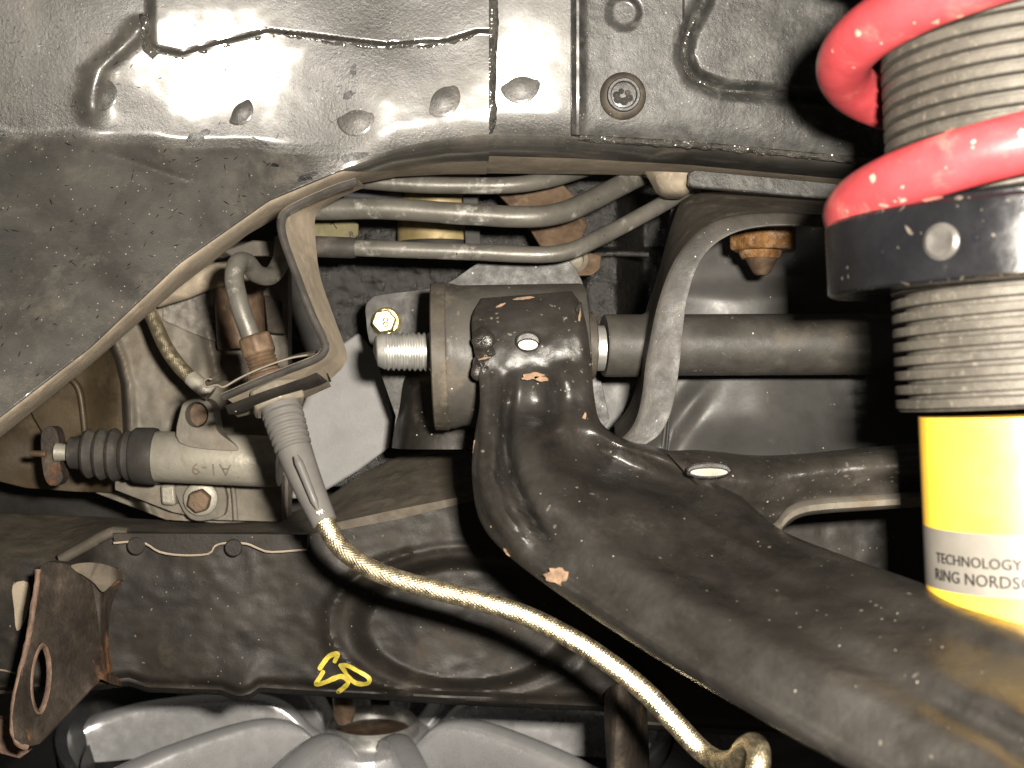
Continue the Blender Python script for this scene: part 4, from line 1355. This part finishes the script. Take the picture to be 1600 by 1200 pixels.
cR, wr = su(263), su(43)
uax = Vector((1, 0, 0)); uax = (uax - sa * uax.dot(sa)).normalized()
vax = sa.cross(uax)
if vax.y < 0:
    vax = -vax
pts = []
pit = 240
for k in range(0, 260):
    th = 150 + k * 3.0
    yy = 316 - pit * max(0, (th - 172)) / 360
    t = math.radians(th)
    pts.append(base + sa * H(yy) + (uax * math.cos(t) + vax * math.sin(t)) * cR)
o = tube('coil_spring', M['red'], None, pts, wr, 40)
tag(o, 'thick red coil spring wound around the threaded strut', 'spring')

# ---------------------------------------------------------------- loose wheel lying under the car
whl = thing('alloy_wheel', 'silver multi-spoke alloy wheel lying flat on the floor under the subframe', 'wheel', P(580, 1108, .70))
WC = P(583, 1108, .70)
WR = S(468, .70)
up = Vector((0, -0.10, 1)).normalized()
WROT = Vector((0, 0, 1)).rotation_difference(up)
prof = [(-.012, WR * .97), (-.01, WR * .985), (.0, WR), (.004, WR), (.005, WR * .99), (.003, WR * .965), (-.010, WR * .94), (-.016, WR * .935)]
lathe('barrel', M['barrel'], whl, [(-.015, WR * .968), (-.04, WR * .93), (-.09, WR * .92), (-.09, WR * .89), (-.04, WR * .895), (-.015, WR * .93)], WC, up, 96, 30, cap=False)
lathe('rim', M['barrel'], whl, prof, WC, up, 96, 30, cap=False)
lathe('tyre', M['tyre'], whl, [(-.075, WR * .93), (-.07, WR * 1.2), (-.05, WR * 1.32), (-.03, WR * 1.30), (-.012, WR * 1.12), (-.006, WR * 1.0)], WC, up, 96, 40, cap=False)
def spoke(a):
    ca, sa_ = math.cos(a), math.sin(a)
    R = [(.13, .045, .024, -.018), (.20, .043, .026, -.012), (.30, .040, .030, .003), (.45, .040, .030, .008), (.72, .044, .028, .004), (.88, .056, .024, -.002), (.95, .085, .018, -.006)]
    rows_ = []
    for r, wdt, th, zt in R:
        r_, w_ = r * WR, wdt * WR
        row = []
        for sx, sz in ((-1, -th), (-1, -.008), (-.93, -.002), (-.7, 0), (0, .001), (.7, 0), (.93, -.002), (1, -.008), (1, -th)):
            xx, yy = r_, sx * w_
            row.append((xx * ca - yy * sa_, xx * sa_ + yy * ca, zt + sz))
        rows_.append(row)
    Rr = [crv(r, 2) for r in rows_]
    C = [crv([Rr[k][i] for k in range(len(Rr))], 5) for i in range(len(Rr[0]))]
    G_l = [[WC + WROT @ Vector(C[i][j]) for i in range(len(C))] for j in range(len(C[0]))]
    nv, nu = len(G_l), len(G_l[0])
    V = [p for r in G_l for p in r]
    Fc = [(j * nu + i, (j + 1) * nu + i, (j + 1) * nu + i + 1, j * nu + i + 1) for j in range(nv - 1) for i in range(nu - 1)]
    Fc += [(j * nu, j * nu + nu - 1, (j + 1) * nu + nu - 1, (j + 1) * nu) for j in range(nv - 1)]
    return mesh('spoke', V, Fc, M['wheel'], whl, 40)
for k in range(10):
    spoke(math.radians(k * 36))
hub = lathe('hub', M['wheel'], whl, [(-.05, WR * .24), (-.024, WR * .235), (-.016, WR * .215), (-.013, WR * .18), (-.013, WR * .145), (-.020, WR * .135)], WC, up, 60, 30)
lathe('hub_ring', M['zinc'], hub, [(-.016, WR * .155), (-.008, WR * .153), (-.006, WR * .143), (-.010, WR * .13), (-.020, WR * .126)], WC, up, 60, 30, cap=False)
lathe('hub_cap', M['brown_rust'], hub, [(-.022, WR * .13), (-.013, WR * .126), (-.012, WR * .04)], WC, up, 40)
o = lathe('hanging_stud', M['brown_rust'], None, [(0, S(13, .6)), (.004, S(17, .6)), (.03, S(22, .6))], P(538, 1128, .6), (0, 0, 1), 24)
tag(o, 'brown rusty stud end hanging below the subframe above the wheel hub', 'stud')

# ---------------------------------------------------------------- chips, grit and scratches, real thin flakes on the surfaces
M['grit'] = mk('pale_grit', (0.14, 0.122, 0.098), 0.8, 0, 0.4, 400, bump=0.3)
M['grit_red'] = mk('dusty_spring_chip', (0.46, 0.20, 0.16), 0.75, 0, 0.3, 300, bump=0.3, keep=True)
def flakes(src, parent, count, r0, r1, mat, name, keepfn=None, stretch_=1.6, seed=1, lift=.00012):
    rnd = random.Random(seed)
    off = Vector(root_of(src).location)
    pol = [p for p in src.data.polygons if p.normal.y < -0.12]
    V, Fc = [], []
    tries = 0
    while len(Fc) < count and tries < count * 60:
        tries += 1
        p = rnd.choice(pol)
        vs_ = [src.data.vertices[i].co for i in p.vertices]
        if len(vs_) == 4:
            u0, v0 = rnd.random(), rnd.random()
            c = vs_[0].lerp(vs_[1], u0).lerp(vs_[3].lerp(vs_[2], u0), v0) + off
        else:
            c = p.center + off
        px, py = 800 + c.x / c.y * F, 600 - c.z / c.y * F
        if not (-20 < px < 1620 and -20 < py < 1220):
            continue
        if keepfn and not keepfn(px, py, rnd):
            continue
        n_ = p.normal
        a = n_.cross(Vector((rnd.uniform(-1, 1), rnd.uniform(-1, 1), rnd.uniform(-1, 1)))).normalized()
        b = n_.cross(a)
        r = r0 + (r1 - r0) * rnd.random() ** 3
        st = 1 + (stretch_ - 1) * rnd.random() ** 2 * 2
        m_ = 6
        q0 = len(V)
        pts_ = []
        for k in range(m_):
            t = 2 * math.pi * k / m_
            f = rnd.uniform(.55, 1.2)
            pts_.append(c + n_ * lift + a * (math.cos(t) * r * st * f) + b * (math.sin(t) * r * f))
        V += pts_
        Fc.append(tuple(range(q0, q0 + m_)))
    o_ = mesh(name, V, Fc, mat, parent, 30, flat=True)
    o_['kind'] = 'stuff'
    return o_

def arm_dirt(px, py, rnd):
    k = noise.noise(Vector((px * .012, py * .012, 3.3)))
    return rnd.random() < (.15 + 1.6 * max(0, k))
flakes(shell, arm, 230, .00008, .0006, M['grit'], 'grit_fleck', arm_dirt, 1.8, 3)
flakes(leg, arm, 150, .00010, .0007, M['grit'], 'grit_fleck', lambda x, y, r: x > 1190 and r.random() < 1 - abs(y - 730) / 110, 1.5, 4)
for ob in [c for c in sub.children if c.name.startswith('front_face')]:
    flakes(ob, sub, 150, .00008, .00055, M['grit'], 'grit_fleck', lambda x, y, r: r.random() < .2 + 1.5 * max(0, noise.noise(Vector((x * .014, y * .014, 8)))), 2.4, 5)
for ob in [c for c in arm.children if c.name.startswith('bushing_sleeve')]:
    flakes(ob, arm, 60, .00015, .0009, M['grit'], 'grit_fleck', None, 2.0, 6)
for ob in [c for c in bar.children if c.name.startswith('bar_tube')]:
    flakes(ob, bar, 90, .00012, .0008, M['grit'], 'grit_fleck', None, 1.8, 7)
spring = [ob for ob in COL.objects if ob.name.startswith('coil_spring')][0]
flakes(spring, spring, 60, .0003, .0016, M['grit_red'], 'grit_fleck', None, 1.5, 9)
flakes(collar, collar, 50, .00012, .0007, M['grit'], 'grit_fleck', None, 2.0, 10)
